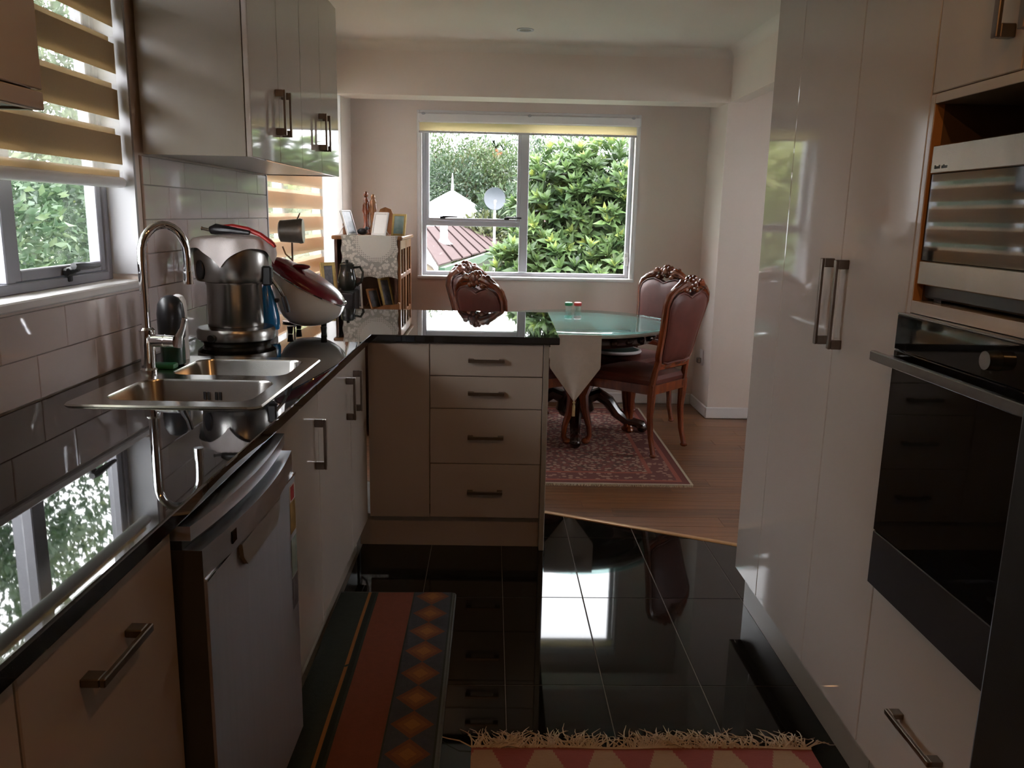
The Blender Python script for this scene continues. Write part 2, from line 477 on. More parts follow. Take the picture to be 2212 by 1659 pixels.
# frames: 'W' is the room; 'L' is the left kitchen run, turned very slightly clockwise
LA = radians(-.8); LO = (-.484, 3.30)
def fromL(x, y, z): return (LO[0] + x * cos(LA) - y * sin(LA), LO[1] + x * sin(LA) + y * cos(LA), z)
def props(o, label=None, cat=None, group=None, kind=None):
    if label: o['label'] = label
    if cat: o['category'] = cat
    if group: o['group'] = group
    if kind: o['kind'] = kind
    return o
class Thing:
    """a top-level Empty at the thing's base; parts are meshes in its frame"""
    def __init__(s, name, label, cat, o=(0, 0, 0), frame='W', group=None, kind=None, rz=0.):
        s.o = o; s.frame = frame
        e = bpy.data.objects.new(name, None); COL.objects.link(e); e.empty_display_size = .05
        s.rz = rz
        if frame == 'L': e.location = fromL(*o); e.rotation_euler = (0, 0, LA + rz)
        else: e.location = o; e.rotation_euler = (0, 0, rz)
        s.e = e; props(e, label, cat, group, kind)
    def part(s, name, mb, mat, parent=None, label=None, kind=None, angle=35, local=False):
        me = mb.mesh(name, mat, (0, 0, 0) if local else s.o, angle)
        return s.obj(name, me, (0, 0, 0), parent, label, kind)
    def obj(s, name, me, loc, parent=None, label=None, kind=None, rot=None):
        o = bpy.data.objects.new(name, me); COL.objects.link(o)
        o.parent = parent or s.e; o.location = loc
        if rot: o.rotation_euler = rot
        if label: o['label'] = label
        if kind: o['kind'] = kind
        return o
    def at(s, me_name, me, p, parent=None, label=None, rot=None):   # p in the same coordinates as the thing's geometry
        return s.obj(me_name, me, tuple(p[i] - s.o[i] for i in range(3)), parent, label, None, rot)
def single(name, mb, mat, label, cat, o=(0, 0, 0), frame='W', group=None, kind=None, angle=35, rz=0.):
    me = mb.mesh(name, mat, o, angle)
    ob = bpy.data.objects.new(name, me); COL.objects.link(ob)
    if frame == 'L': ob.location = fromL(*o); ob.rotation_euler = (0, 0, LA + rz)
    else: ob.location = o; ob.rotation_euler = (0, 0, rz)
    return props(ob, label, cat, group, kind)
def child(name, me, parent, loc, kind=None, rot=None):
    o = bpy.data.objects.new(name, me); COL.objects.link(o); o.parent = parent; o.location = loc
    if rot: o.rotation_euler = rot
    if kind: o['kind'] = kind
    return o
def wall_with_holes(a0, a1, z0, z1, holes):
    """rectangles covering [a0,a1]x[z0,z1] minus the holes (a,b,c,d)"""
    As = sorted({a0, a1, *[h[0] for h in holes], *[h[1] for h in holes]})
    Zs = sorted({z0, z1, *[h[2] for h in holes], *[h[3] for h in holes]})
    out = []
    for i in range(len(As) - 1):
        run = None
        for j in range(len(Zs) - 1):
            ca = (As[i] + As[i + 1]) / 2; cz = (Zs[j] + Zs[j + 1]) / 2
            inside = any(h[0] < ca < h[1] and h[2] < cz < h[3] for h in holes)
            if inside:
                if run: out.append((As[i], As[i + 1], *run)); run = None
            else: run = (run[0] if run else Zs[j], Zs[j + 1])
        if run: out.append((As[i], As[i + 1], *run))
    return out

# ================================================================== THE SETTING
CEIL = 2.53
WL = -.645          # tile face of the left wall, run frame
W1 = (-1.76, -.60, 1.19, 2.20)      # kitchen window  (y0,y1,z0,z1)
W2 = (.87, 2.53, .96, 2.20)         # window by the dining corner
BACK = 6.2
W3 = (-.535, 1.06, .965, 2.13)       # dining window

def clip(poly, a, b, c):
    """keep the part of poly where a*x+b*y<=c"""
    out = []
    for i in range(len(poly)):
        p, q = poly[i], poly[(i + 1) % len(poly)]
        dp = a * p[0] + b * p[1] - c; dq = a * q[0] + b * q[1] - c
        if dp <= 0: out.append(p)
        if (dp < 0 < dq) or (dq < 0 < dp):
            t = dp / (dp - dq); out.append((p[0] + t * (q[0] - p[0]), p[1] + t * (q[1] - p[1])))
    return out
TH0, TH1 = (.255, 3.79), (1.60, 3.165)           # threshold line, tiles in front of it
tn = (-(TH1[1] - TH0[1]), TH1[0] - TH0[0]); tc = tn[0] * TH0[0] + tn[1] * TH0[1]; tl = math.hypot(*tn)
def slab_piece(poly, h, inset=.0012, ch=.0012):
    cx = sum(p[0] for p in poly) / len(poly); cy = sum(p[1] for p in poly) / len(poly)
    def ins(k): return [(cx + (p[0] - cx) * (1 - k / max(.03, abs(p[0] - cx))), cy + (p[1] - cy) * (1 - k / max(.03, abs(p[1] - cy)))) for p in poly]
    A = ins(inset); B = ins(inset + ch)
    return MB().loft([[(p[0], p[1], -h) for p in A], [(p[0], p[1], -ch) for p in A], [(p[0], p[1], 0) for p in B]], True, True)

# -- floors
fl = single('floor', MB().box(-1.4, 3.6, -1.75, 6.5, -.06, -.0018), 'grout', 'dark grouted slab under the black tiles and wooden planks', 'floor', kind='structure')
for ix in range(-2, 6):
    for iy in range(-6, 4):
        x0 = .062 + .3045 * ix; y0 = 2.277 + .592 * iy
        if x0 < -.7 or x0 > 1.6 or y0 + .592 < -1.7: continue
        poly = clip([(x0, y0), (x0 + .3045, y0), (x0 + .3045, y0 + .592), (x0, y0 + .592)], tn[0], tn[1], tc - .012 * tl)
        if len(poly) < 3: continue
        cx = sum(p[0] for p in poly) / len(poly); cy = sum(p[1] for p in poly) / len(poly)
        me = slab_piece([(p[0] - cx, p[1] - cy) for p in poly], .0017, .0015).mesh('tile', 'ftile')
        child('tile', me, fl, (cx, cy, random.uniform(-.0003, .0003)))
PW = .118
row = 0
yy = 2.90
while yy < 6.2:
    xx = -1.1 + random.uniform(-1.1, 0)
    while xx < 3.4:
        L_ = 1.21
        poly = [(max(xx, -1.09), yy), (min(xx + L_, 3.4), yy), (min(xx + L_, 3.4), min(yy + PW, 6.2)), (max(xx, -1.09), min(yy + PW, 6.2))]
        xx += L_
        if poly[1][0] - poly[0][0] < .03: continue
        poly = clip(poly, -tn[0], -tn[1], -(tc + .012 * tl))
        if yy < 3.8: poly = clip(poly, -1, 0, -.24) if poly else poly
        if len(poly) < 3: continue
        cx = sum(p[0] for p in poly) / len(poly); cy = sum(p[1] for p in poly) / len(poly)
        if max(p[1] for p in poly) - min(p[1] for p in poly) < .01 or max(p[0] for p in poly) - min(p[0] for p in poly) < .02: continue
        me = slab_piece([(p[0] - cx, p[1] - cy) for p in poly], .0017, .0006, .0006).mesh('plank', 'plank')
        child('plank', me, fl, (cx, cy, random.uniform(-.0002, .0002)))
    yy += PW; row += 1
def thresh():
    u = Vector((TH1[0] - TH0[0], TH1[1] - TH0[1], 0)).normalized(); n = Vector((-u.y, u.x, 0))
    a = Vector((*TH0, 0)); b = Vector((*TH1, 0))
    prof = [(-.016, 0), (-.013, .004), (0, .006), (.013, .004), (.016, 0)]
    return MB().loft([[tuple(p + n * k + Vector((0, 0, h))) for k, h in prof] for p in (a, b)], True, True)
single('trim_1', thresh(), 'strip', 'slim wood-coloured threshold strip laid at an angle between black tiles and planks', 'trim', (.9, 3.48, 0), kind='structure')

# -- left wall (run frame), tiles as children
mb = MB()
for a, b, z0, z1 in wall_with_holes(-4.95, 2.53, 0, CEIL, [W1, W2]):
    mb.box(-.80, -.655, a, b, z0, z1)
mb.box(-.80, -.592, 2.53, 2.96, 0, CEIL)
wl = single('wall_left', mb, 'wall', 'cream left wall with two windows above the worktop', 'wall', (-.655, 0, 0), 'L', kind='structure')
TW, THt = .30, .1115
full = MB().box(-.004, .004, -TW / 2 + .0011, TW / 2 - .0011, -THt / 2 + .0011, THt / 2 - .0011, .0015).mesh('tile', 'wtile')
def put_tile(y0, y1, z0, z1):
    if y1 - y0 < .012 or z1 - z0 < .012: return
    if abs(y1 - y0 - TW) < 1e-4 and abs(z1 - z0 - THt) < 1e-4: me = full
    else: me = MB().box(-.004, .004, -(y1 - y0) / 2 + .0011, (y1 - y0) / 2 - .0011, -(z1 - z0) / 2 + .0011, (z1 - z0) / 2 - .0011, .0015).mesh('tile', 'wtile')
    child('tile', me, wl, (.006, (y0 + y1) / 2, (z0 + z1) / 2))
for r in range(6):
    z0 = .937 + r * THt; z1 = z0 + THt
    off = -4.0 + (TW / 2 if r % 2 else 0) + .055
    k = 0
    while off + k * TW < .85:
        a, b = off + k * TW, off + (k + 1) * TW; k += 1
        b = min(b, .855); zt = min(z1, 1.588)
        if z0 >= 1.15:                      # only right of the kitchen window (and left of it)
            if b <= W1[1] + .05 and a >= W1[0] - .05: continue
            if a < W1[1] + .05 < b: a = W1[1] + .05
            elif a < W1[0] - .05 < b: b = W1[0] - .05
            if W1[0] <= (a + b) / 2 <= W1[1]: continue
        else:
            if a < W1[1] + .05 and b > W1[0] - .05: zt = min(zt, 1.165)
        put_tile(a, b, z0, zt)
child('grout', MB().box(0, .003, -4.0, .855, .936, 1.16).mesh('grout', 'wgrout'), wl, (0, 0, 0))
child('grout', MB().box(0, .003, W1[1] + .05, .855, 1.16, 1.588).mesh('grout', 'wgrout'), wl, (0, 0, 0))
single('trim_2', MB().box(-.655, -.641, .856, .866, .937, 1.588, .002), 'alu', 'slim dark metal edge strip ending the wall tiles beside the striped blind', 'trim', (-.648, .86, .937), 'L', kind='structure')

# unseen eave added over the kitchen side to cut sky light
single('added_eave', MB().box(-1.52, -.80, -5.2, .70, 2.36, 2.44).box(-1.55, -1.521, -5.2, .70, 2.33, 2.47), 'trim', 'unseen white eave added to hold sky light back from the kitchen window', 'eave', (-1.2, -1, 2.36), 'L', kind='structure')
# -- other walls
mb = MB()
for a, b, z0, z1 in wall_with_holes(-1.3, 1.59, 0, CEIL, [W3]):
    mb.box(a, b, BACK, BACK + .15, z0, z1)
single('wall_back', mb, 'wall', 'cream end wall of the dining room around the large window', 'wall', (0, BACK, 0), kind='structure')
single('wall_right', MB().box(1.585, 3.5, 5.74, 6.35, 0, CEIL), 'wall', 'pinkish cream wall stub beyond the tall cabinets with a white skirting', 'wall', (1.585, 5.74, 0), kind='structure')
single('wall_pantry', MB().box(1.58, 1.70, -1.6, 2.85, 0, CEIL).box(1.70, 3.5, 2.73, 2.85, 0, CEIL), 'wall', 'cream wall behind the tall cabinets', 'wall', (1.58, 0, 0), kind='structure')
single('wall_rear', MB().box(-1.35, 1.58, -1.75, -1.6, 0, CEIL), 'wall', 'cream wall behind the viewer closing the kitchen', 'wall', (0, -1.6, 0), kind='structure')
HALL = (3.5, 4.5, 1.1, 2.0)
mb = MB()
for a, b, z0, z1 in wall_with_holes(2.73, 6.35, 0, CEIL, [HALL]): mb.box(3.5, 3.62, a, b, z0, z1)
single('wall_hall', mb, 'wall', 'far right wall of the passage with an unseen opening added for light', 'wall', (3.5, 4.5, 0), kind='structure')
single('ceiling', MB().box(-1.45, 3.62, -1.75, 6.4, CEIL, CEIL + .1), 'ceiling', 'flat off-white plaster ceiling', 'ceiling', (0, 2, CEIL), kind='structure')
single('beam', MB().box(-1.075, 1.5845, 5.74, 5.97, 2.195, CEIL), 'wall', 'boxed cream beam across the room in front of the dining window', 'beam', (0, 5.85, 2.195), kind='structure')
single('beam', MB().box(1.60, 1.70, 2.85, 5.74, 2.20, CEIL), 'wall', 'boxed cream beam over the passage right of the dining table', 'beam', (1.65, 4.3, 2.2), kind='structure')
def cornice(p0, p1, nrm, size=.055):
    n = Vector(nrm); a = Vector(p0); b = Vector(p1)
    prof = [(0, 0), (0, -size)] + [(size * (1 - cos(t)) if False else size - size * cos(t) * 1.0, -size + size * sin(t)) for t in [radians(k) for k in (0, 22, 45, 67, 90)]]
    return [[tuple(q + n * k + Vector((0, 0, h))) for k, h in prof] for q in (a, b)]
single('trim_3', MB().loft(cornice((-1.06, 5.74, CEIL), (1.60, 5.74, CEIL), (0, -1, 0)), True, True), 'ceiling', 'plaster cove moulding where the cross beam meets the ceiling', 'trim', (0, 5.74, CEIL), kind='structure')
single('trim_4', MB().loft(cornice((1.60, 2.85, CEIL), (1.60, 5.74, CEIL), (-1, 0, 0)), True, True), 'ceiling', 'plaster cove moulding along the passage beam', 'trim', (1.6, 4.3, CEIL), kind='structure')
def skirting(x0, x1, y0, y1): return MB().box(x0, x1, y0, y1, .0005, .085, .006)
single('baseboard_right', skirting(1.571, 3.49, 5.726, 5.74).box(1.571, 1.585, 5.74, 6.198, .0005, .085, .006), 'trim', 'white skirting board around the wall stub on the wooden floor', 'baseboard', (1.58, 5.74, 0), kind='structure')
single('baseboard_back', skirting(-1.03, 1.57, 6.186, 6.2), 'trim', 'white skirting board under the dining window', 'baseboard', (.2, 6.19, 0), kind='structure')

# -- window 1 (kitchen)
def alu_frame(mb, plane, a0, a1, z0, z1, wdt, d0, d1):
    """frame rails; plane 'yz' (x depth d0..d1) or 'xz'"""
    def bx(p0, p1, q0, q1):
        if plane == 'yz': mb.box(d0, d1, p0, p1, q0, q1, .003)
        else: mb.box(p0, p1, d0, d1, q0, q1, .003)
    bx(a0, a0 + wdt, z0, z1); bx(a1 - wdt, a1, z0, z1)
    bx(a0 + wdt, a1 - wdt, z0, z0 + wdt); bx(a0 + wdt, a1 - wdt, z1 - wdt, z1)
    return mb
def reveal(mb, y0, y1, z0, z1, t=.014, xo=-.80, xi=-.646):
    mb.box(xo, xi, y0, y0 + t, z0 + .02, z1); mb.box(xo, xi, y1 - t, y1, z0 + .02, z1); mb.box(xo, xi, y0, y1, z1 - t, z1)
    return mb
T = Thing('window_1', 'aluminium kitchen window over the sink with black catch', 'window', (-.72, -1.18, 1.19), 'L', kind='structure')
T.part('reveal', reveal(MB(), *W1[:2], *W1[2:]), 'reveal')
T.part('sill', MB().box(-.80, -.638, W1[0], W1[1], 1.168, 1.192, .004), 'trim', label='white painted sill')
T.part('frame', alu_frame(MB(), 'yz', W1[0] + .014, W1[1] - .014, 1.192, W1[3] - .014, .028, -.795, -.735).box(-.795, -.737, -1.185, -1.145, 1.22, 2.158, .003), 'alu_dark')
T.part('sash', alu_frame(MB(), 'yz', -1.143, -.644, 1.222, 2.156, .030, -.768, -.742), 'alu_dark')
T.part('glass', MB().box(-.766, -.762, -1.112, -.675, 1.253, 2.126), 'glass')
T.part('glass', MB().box(-.766, -.762, -1.716, -1.187, 1.222, 2.156), 'glass')
mb = MB().box(-.742, -.722, -.915, -.865, 1.222, 1.245, .006).cyl((-.735, -.89, 1.235), (-.705, -.89, 1.245), .012, .010)
mb.tube([(-.708, -.91, 1.252), (-.705, -.87, 1.250), (-.705, -.80, 1.246), (-.705, -.765, 1.246)], [.010, .012, .008, .006], 8).box(-.74, -.728, -.897, -.878, 1.205, 1.225, .003)
T.part('catch', mb, 'black')
# -- window 2
T = Thing('window_2', 'aluminium window in the dining corner behind the striped blind', 'window', (-.72, 1.7, .96), 'L', kind='structure')
T.part('reveal', reveal(MB(), *W2[:2], *W2[2:]).box(-.66, -.594, 2.516, 2.5295, .98, 2.2), 'trim')
T.part('sill', MB().box(-.80, -.646, W2[0], W2[1], .94, .962, .004), 'trim')
T.part('frame', alu_frame(MB(), 'yz', W2[0] + .014, W2[1] - .014, .962, W2[3] - .014, .035, -.795, -.74).box(-.795, -.74, 1.50, 1.545, .997, 2.151, .003), 'alu')
for a, b in ((.919, 1.50), (1.545, 2.481)): T.part('glass', MB().box(-.766, -.762, a, b, .997, 2.151), 'glass')
# -- window 3 (dining)
T = Thing('window_3', 'large aluminium dining window looking onto trees and a roof', 'window', (.27, BACK, .965), kind='structure')
mb = MB()
for a, b, c_, d in ((-.556, W3[0], .942, 2.158), (W3[1], 1.08, .942, 2.158), (W3[0], W3[1], 2.13, 2.158)):
    mb.box(a, b, BACK - .012, BACK, c_, d, .003)
mb.box(W3[0], W3[0] + .012, BACK - .008, BACK + .15, .966, 2.13); mb.box(W3[1] - .012, W3[1], BACK - .008, BACK + .15, .966, 2.13)
mb.box(W3[0], W3[1], BACK - .008, BACK + .15, 2.118, 2.13)
T.part('architrave', mb, 'trim', label='white painted surround')
T.part('sill', MB().box(-.556, 1.08, BACK - .03, BACK + .15, .942, .966, .005), 'trim')
FY0, FY1 = BACK + .07, BACK + .13
mb = alu_frame(MB(), 'xz', W3[0] + .012, W3[1] - .012, .966, 2.118, .028, FY0, FY1)
mb.box(.206, .270, FY0 - .004, FY1, .999, 2.085, .003).box(W3[0] + .040, .206, FY0, FY1, 1.335, 1.372, .003)
T.part('frame', mb, 'alu')
T.part('sash', alu_frame(MB(), 'xz', -.495, .206, 1.372, 2.09, .022, FY0 - .008, FY1 - .01), 'alu')
T.part('glass', MB().box(-.473, .184, FY0 + .03, FY0 + .034, 1.394, 2.068), 'glass')
T.part('glass', MB().box(-.495, .206, FY0 + .03, FY0 + .034, .994, 1.335), 'glass')
T.part('glass', MB().box(.270, 1.02, FY0 + .03, FY0 + .034, .994, 2.09), 'glass')
st = MB().box(-.02, .02, -.022, 0, -.008, .012, .005).tube([(0, -.018, .008), (.05, -.02, .009), (.11, -.016, .009)], [.009, .006, .005], 8)
me = st.mesh('stay', 'black')
T.at('stay', me, (-.37, FY0 - .008, 1.394)); T.at('stay', me, (.11, FY0 - .008, 1.394), rot=None)
T.part('latch', MB().box(1.012, 1.044, FY0 - .02, FY0, 1.09, 1.16, .004).box(1.015, 1.040, FY0 - .035, FY0 - .02, 1.06, 1.125, .006), 'white')

# -- unseen window added in the passage wall to light the stub
T = Thing('window_added', 'unseen aluminium window added in the passage wall to light the stub', 'window', (3.56, 4.2, 0), kind='structure')
T.part('frame', alu_frame(MB(), 'yz', HALL[0], HALL[1], HALL[2], HALL[3], .05, 3.53, 3.59).box(3.53, 3.59, 4.0, 4.04, 1.15, 1.95, .003), 'alu')
T.part('glass', MB().box(3.558, 3.562, HALL[0] + .05, 4.0, 1.15, 1.95), 'glass'); T.part('glass', MB().box(3.558, 3.562, 4.04, HALL[1] - .05, 1.15, 1.95), 'glass')

# ================================================================== BLINDS
M['band_backlit'] = m_fabric('blind_band_fabric_backlit', (.90, .76, .62), .6)  # same band fabric, with the strong backlight put into its colour
def zebra(name, label, y0, y1, zbot, ztop, x, first, bm_='band', period=.135, band=.088):
    T = Thing(name, label, 'blind', (x, (y0 + y1) / 2, zbot), 'L')
    n = 0
    zs = []
    z = first
    while z + band < ztop: zs.append(z); z += period
    fb = MB().box(x, x + .0012, y0, y1, 0, band).mesh('band', bm_, (x, 0, 0))
    T.part('band', MB().box(x - .012, x - .0108, y0, y1, zbot + .006, zbot + .038), bm_)
    for z in zs:
        T.at('band', fb, (x, 0, z))
        T.at('band', fb, (x - .016, 0, z + .020))
    T.part('sheer', MB().box(x + .0002, x + .0008, y0, y1, zbot, ztop), 'sheer')
    T.part('bottom_rail', MB().tube([(x - .008, y0, zbot), (x - .008, y1, zbot)], .017, 12, flat=1.0), 'white')
    T.part('head_box', MB().box(x - .045, x + .02, y0, y1, ztop, ztop + .03, .004), 'white')
zebra('zebra_blind', 'beige day-night striped blind half lowered over the kitchen window', -1.73, -.632, 1.497, 2.15, -.672, 1.552)
zebra('zebra_blind', 'beige day-night striped blind lowered fully in the dining corner behind the cooker', .90, 2.40, 1.0, 2.15, -.705, 1.03, 'band_backlit')
T = Thing('roller_blind', 'beige roller blind rolled up at the top of the dining window', 'blind', (.27, BACK - .02, 2.0))
T.part('head_box', MB().box(-.545, 1.07, BACK - .055, BACK - .0125, 2.070, 2.135, .008), 'trim')
T.part('fabric', MB().box(-.535, 1.045, BACK - .032, BACK - .030, 2.012, 2.069), 'rollfab')
T.part('bottom_rail', MB().box(-.54, 1.05, BACK - .038, BACK - .024, 1.996, 2.0115, .004), 'alu')
k = MB().ball((0, 0, 0), (.014, .006, .009), 10, 6).mesh('cap', 'alu')
for x in (-.505, .26, 1.015): T.at('cap', k, (x, BACK - .056, 2.128))

# ================================================================== KITCHEN, LEFT RUN
# worktop: L-shaped slab with a cut-out for the sink
mb = MB()
xs = [-.644, -.50, -.095, 0., .768]; ys = [-4.2, -1.275, -.635, 0., .90]
tops = {}
bmw = bmesh.new()
for i in range(4):
    for j in range(4):
        if i == 3 and j < 3: continue
        if i == 1 and j == 1: continue
        q = [(xs[i], ys[j]), (xs[i + 1], ys[j]), (xs[i + 1], ys[j + 1]), (xs[i], ys[j + 1])]
        vs = []
        for p in q:
            if p not in tops: tops[p] = bmw.verts.new((*p, .935))
            vs.append(tops[p])
        bmw.faces.new(vs)
r = bmesh.ops.extrude_face_region(bmw, geom=bmw.faces[:])
for v in [g for g in r['geom'] if isinstance(g, bmesh.types.BMVert)]: v.co.z = .905
bmesh.ops.recalc_face_normals(bmw, faces=bmw.faces[:])
sharp = [e for e in bmw.edges if len(e.link_faces) == 2 and e.calc_face_angle(0) > .5 and abs(e.verts[0].co.z - e.verts[1].co.z) < .001]
bmesh.ops.bevel(bmw, geom=sharp, offset=.0035, segments=2, affect='EDGES', profile=.5)
bmw.verts.index_update()
mb.add([v.co[:] for v in bmw.verts], [[v.index for v in f.verts] for f in bmw.faces]); bmw.free()
single('worktop', mb, 'granite', 'long L-shaped black polished stone worktop running into the peninsula', 'worktop', (0, 0, .905), 'L', angle=12)

def handle_mesh(L, axis, out, rise=.034, wid=.013):
    """flat bar pull; axis 'z' or 'y' or 'x' along the bar, out = direction (dx,dy) away from the door"""
    m = MB(); h = L / 2
    def bx(a0, a1, d0, d1, c0, c1, b=.0015):
        # a: along the bar, d: away from the door, c: across
        def put(v0, v1): return (min(v0, v1), max(v0, v1))
        if out[0]:
            D = put(d0 * out[0], d1 * out[0])
            if axis == 'z': m.box(*D, c0, c1, a0, a1, b)
            else: m.box(*D, a0, a1, c0, c1, b)
        else:
            D = put(d0 * out[1], d1 * out[1])
            if axis == 'z': m.box(c0, c1, *D, a0, a1, b)
            else: m.box(a0, a1, *D, c0, c1, b)
    w2 = wid / 2
    bx(-h, h, rise - .008, rise, -w2, w2)
    bx(-h, -h + .024, .0004, rise - .008, -w2, w2); bx(h - .024, h, .0004, rise - .008, -w2, w2)
    return m.mesh('handle', 'handle')
H_VL = handle_mesh(.155, 'z', (1, 0)); H_HL = handle_mesh(.155, 'y', (1, 0)); H_D = handle_mesh(.150, 'x', (0, -1), .03)
H_VR = handle_mesh(.235, 'z', (-1, 0), .036, .014); H_HR = handle_mesh(.185, 'y', (-1, 0), .034); H_VU = handle_mesh(.155, 'z', (1, 0), .036, .013)

FX = -.022      # door face of the left base cabinets
def base_cab(label, y0, y1, doors, bottom=.15, group=None):
    T = Thing('base_cabinet', label, 'cabinet', (-.33, (y0 + y1) / 2, 0), 'L', group)
    c = MB()
    c.box(-.62, FX - .020, y0 + .001, y0 + .017, bottom, .9045); c.box(-.62, FX - .020, y1 - .017, y1 - .001, bottom, .9045)
    c.box(-.62, FX - .020, y0 + .017, y1 - .017, bottom, bottom + .016); c.box(-.62, -.612, y0 + .017, y1 - .017, bottom + .016, .9045)
    T.part('carcass', c, 'side')
    T.part('kickboard', MB().box(-.086, -.072, y0, y1, .001, bottom - .0005), 'side')
    for a, b, hz, hy, kind in doors:
        d = T.part('door' if kind != 'drawer' else 'drawer', MB().box(FX - .018, FX, a + .0015, b - .0015, bottom, .9, .002), 'gloss')
        T.at('handle', H_HL if kind == 'drawer' else H_VL, (FX, hy, hz), d)
    return T
base_cab('cream base cabinet nearest the viewer under the worktop edge', -3.30, -2.442, [(-3.30, -2.442, .80, -2.87, 'drawer')])
base_cab('cream drawer cabinet with a horizontal bar handle left of the dishwasher', -2.44, -1.995, [(-2.44, -1.995, .80, -2.232, 'drawer')])
base_cab('cream single-door base cabinet right of the dishwasher', -1.372, -.893, [(-1.372, -.893, .738, -.935, 'door')], .135)
base_cab('cream two-door base cabinet in the inner corner of the worktop', -.891, -.022, [(-.891, -.369, .765, -.437, 'door'), (-.367, -.022, .765, -.296, 'door')])

# peninsula drawer unit
T = Thing('drawer_cabinet', 'cream four-drawer cabinet under the end of the peninsula', 'cabinet', (.36, .3, 0), 'L')
PFY = .022
c = MB().box(.236, .252, PFY + .020, .58, .145, .9045).box(.688, .7045, PFY + .020, .58, .145, .9045).box(.252, .688, PFY + .02, .58, .145, .161).box(-.02, .7045, .565, .58, .16, .9045)
T.part('carcass', c, 'side')
T.part('filler_panel', MB().box(-.020, .2335, PFY, PFY + .018, .145, .9, .002), 'matt')
for z0, z1 in ((.764, .902), (.626, .764), (.386, .626), (.145, .386)):
    d = T.part('drawer', MB().box(.2365, .7035, PFY, PFY + .018, z0 + .0015, z1 - .0015, .002), 'matt')
    T.at('handle', H_D, (.470, PFY, (z0 + z1) / 2), d)
T.part('end_panel', MB().box(.7055, .728, PFY - .006, .60, .001, .9045, .002), 'side')
T.part('kickboard', MB().box(-.07, .705, PFY + .040, PFY + .054, .001, .143), 'matt')
T.part('back_panel', MB().box(-.02, .705, .581, .597, .001, .9045), 'side')

# upper cabinets
UX = -.285
def upper(label, y0, y1, seams, handles, z0=1.59, z1=2.365, pel=False):
    T = Thing('wall_cabinet', label, 'cabinet', (-.46, (y0 + y1) / 2, z0), 'L')
    cb = MB()
    cb.box(-.636, UX - .020, y0, y0 + .018, z0, z1, .001); cb.box(-.636, UX - .020, y1 - .018, y1, z0, z1, .001)
    cb.box(-.636, UX - .020, y0 + .018, y1 - .018, z0 + .004, z0 + .022); cb.box(-.636, UX - .020, y0 + .018, y1 - .018, z1 - .018, z1)
    T.part('carcass', cb, 'side')
    T.part('back_panel', MB().box(-.636, -.628, y0 + .018, y1 - .018, z0 + .022, z1 - .018), 'side')
    ed = [y0] + seams + [y1]
    ds = []
    for i in range(len(ed) - 1):
        ds.append(T.part('door', MB().box(UX - .018, UX, ed[i] + .0015, ed[i + 1] - .0015, z0 + (.034 if pel else 0), z1, .002), 'gloss'))
    if pel: T.part('pelmet', MB().box(UX - .018, UX, y0, y1, z0, z0 + .031, .002), 'gloss')
    for di, hy in handles: T.at('handle', H_VU, (UX, hy, 1.762), ds[di])
upper('long cream glossy wall cabinet with four doors and bar handles beside the kitchen window', -.557, .86, [-.215, .12, .475], [(0, -.255), (1, -.175), (2, .435), (3, .515)])
upper('cream wall cabinet lit orange in the upper left corner left of the blind', -3.2, -1.775, [-2.4], [(0, -2.44), (1, -2.36)], 1.585, 2.365, True)

# dishwasher
T = Thing('dishwasher', 'freestanding stainless dishwasher with a bowed top under the worktop', 'dishwasher', (-.3, -1.68, 0), 'L')
D0, D1 = -1.985, -1.380
def bow(y): t = (y - D0) / (D1 - D0); return .022 * 4 * t * (1 - t)
def bowed(x0, xf, z0, z1, n=14):
    ys_ = [D0 + (D1 - D0) * i / n for i in range(n + 1)]
    poly = [(x0, D0)] + [(xf + bow(y), y) for y in ys_] + [(x0, D1)]
    return MB().prism(poly, z0, z1)
T.part('body', MB().box(-.60, -.03, D0, D1, .03, .850, .004), 'oven_low')
T.part('door', MB().box(-.03, .030, D0, D1, .10, .797, .004), 'dwfront')
T.part('door_edge', MB().box(-.029, .026, D0 - .0025, D0 - .0002, .10, .85), 'oven_low')
T.part('lid', bowed(-.58, .008, .867, .893), 'steel_d', label='bowed grey top strip')
T.part('lid_gap', bowed(-.56, -.008, .8502, .8668), 'black')
T.part('control_panel', bowed(-.029, .024, .7985, .850), 'steel_d', label='bowed control fascia')
T.part('trim_line', MB().box(.0302, .0325, D0, D1, .7925, .7965), 'chrome')
mb = MB()
pr = [(-1.815, .790), (-1.545, .790), (-1.552, .760), (-1.575, .737), (-1.785, .737), (-1.808, .760)]
mb.prism(pr, .0302, .0385, 'yz')
T.part('handle_cup', mb, 'cupgrip', label='pale recessed grip')
T.part('display', MB().box(.0375, .0402, -1.872, -1.848, .815, .838), 'blackgloss')
T.part('kickplate', MB().box(-.06, -.045, D0, D1, .002, .10), 'black')
for i, (z0, z1, m_) in enumerate(((.735, .775, 'paper'), (.655, .733, 'gold'), (.545, .640, 'teal'), (.46, .54, 'photo'))):
    T.part('sticker', MB().box(.0302, .0308, -1.436, -1.388, z0, z1), m_, label=('white and red energy sticker', 'yellow energy sticker', 'pale blue sticker', 'dark blue sticker')[i])
T.part('sticker', MB().box(.0309, .0313, -1.428, -1.398, .738, .772), 'red', label='red patch of the energy sticker')

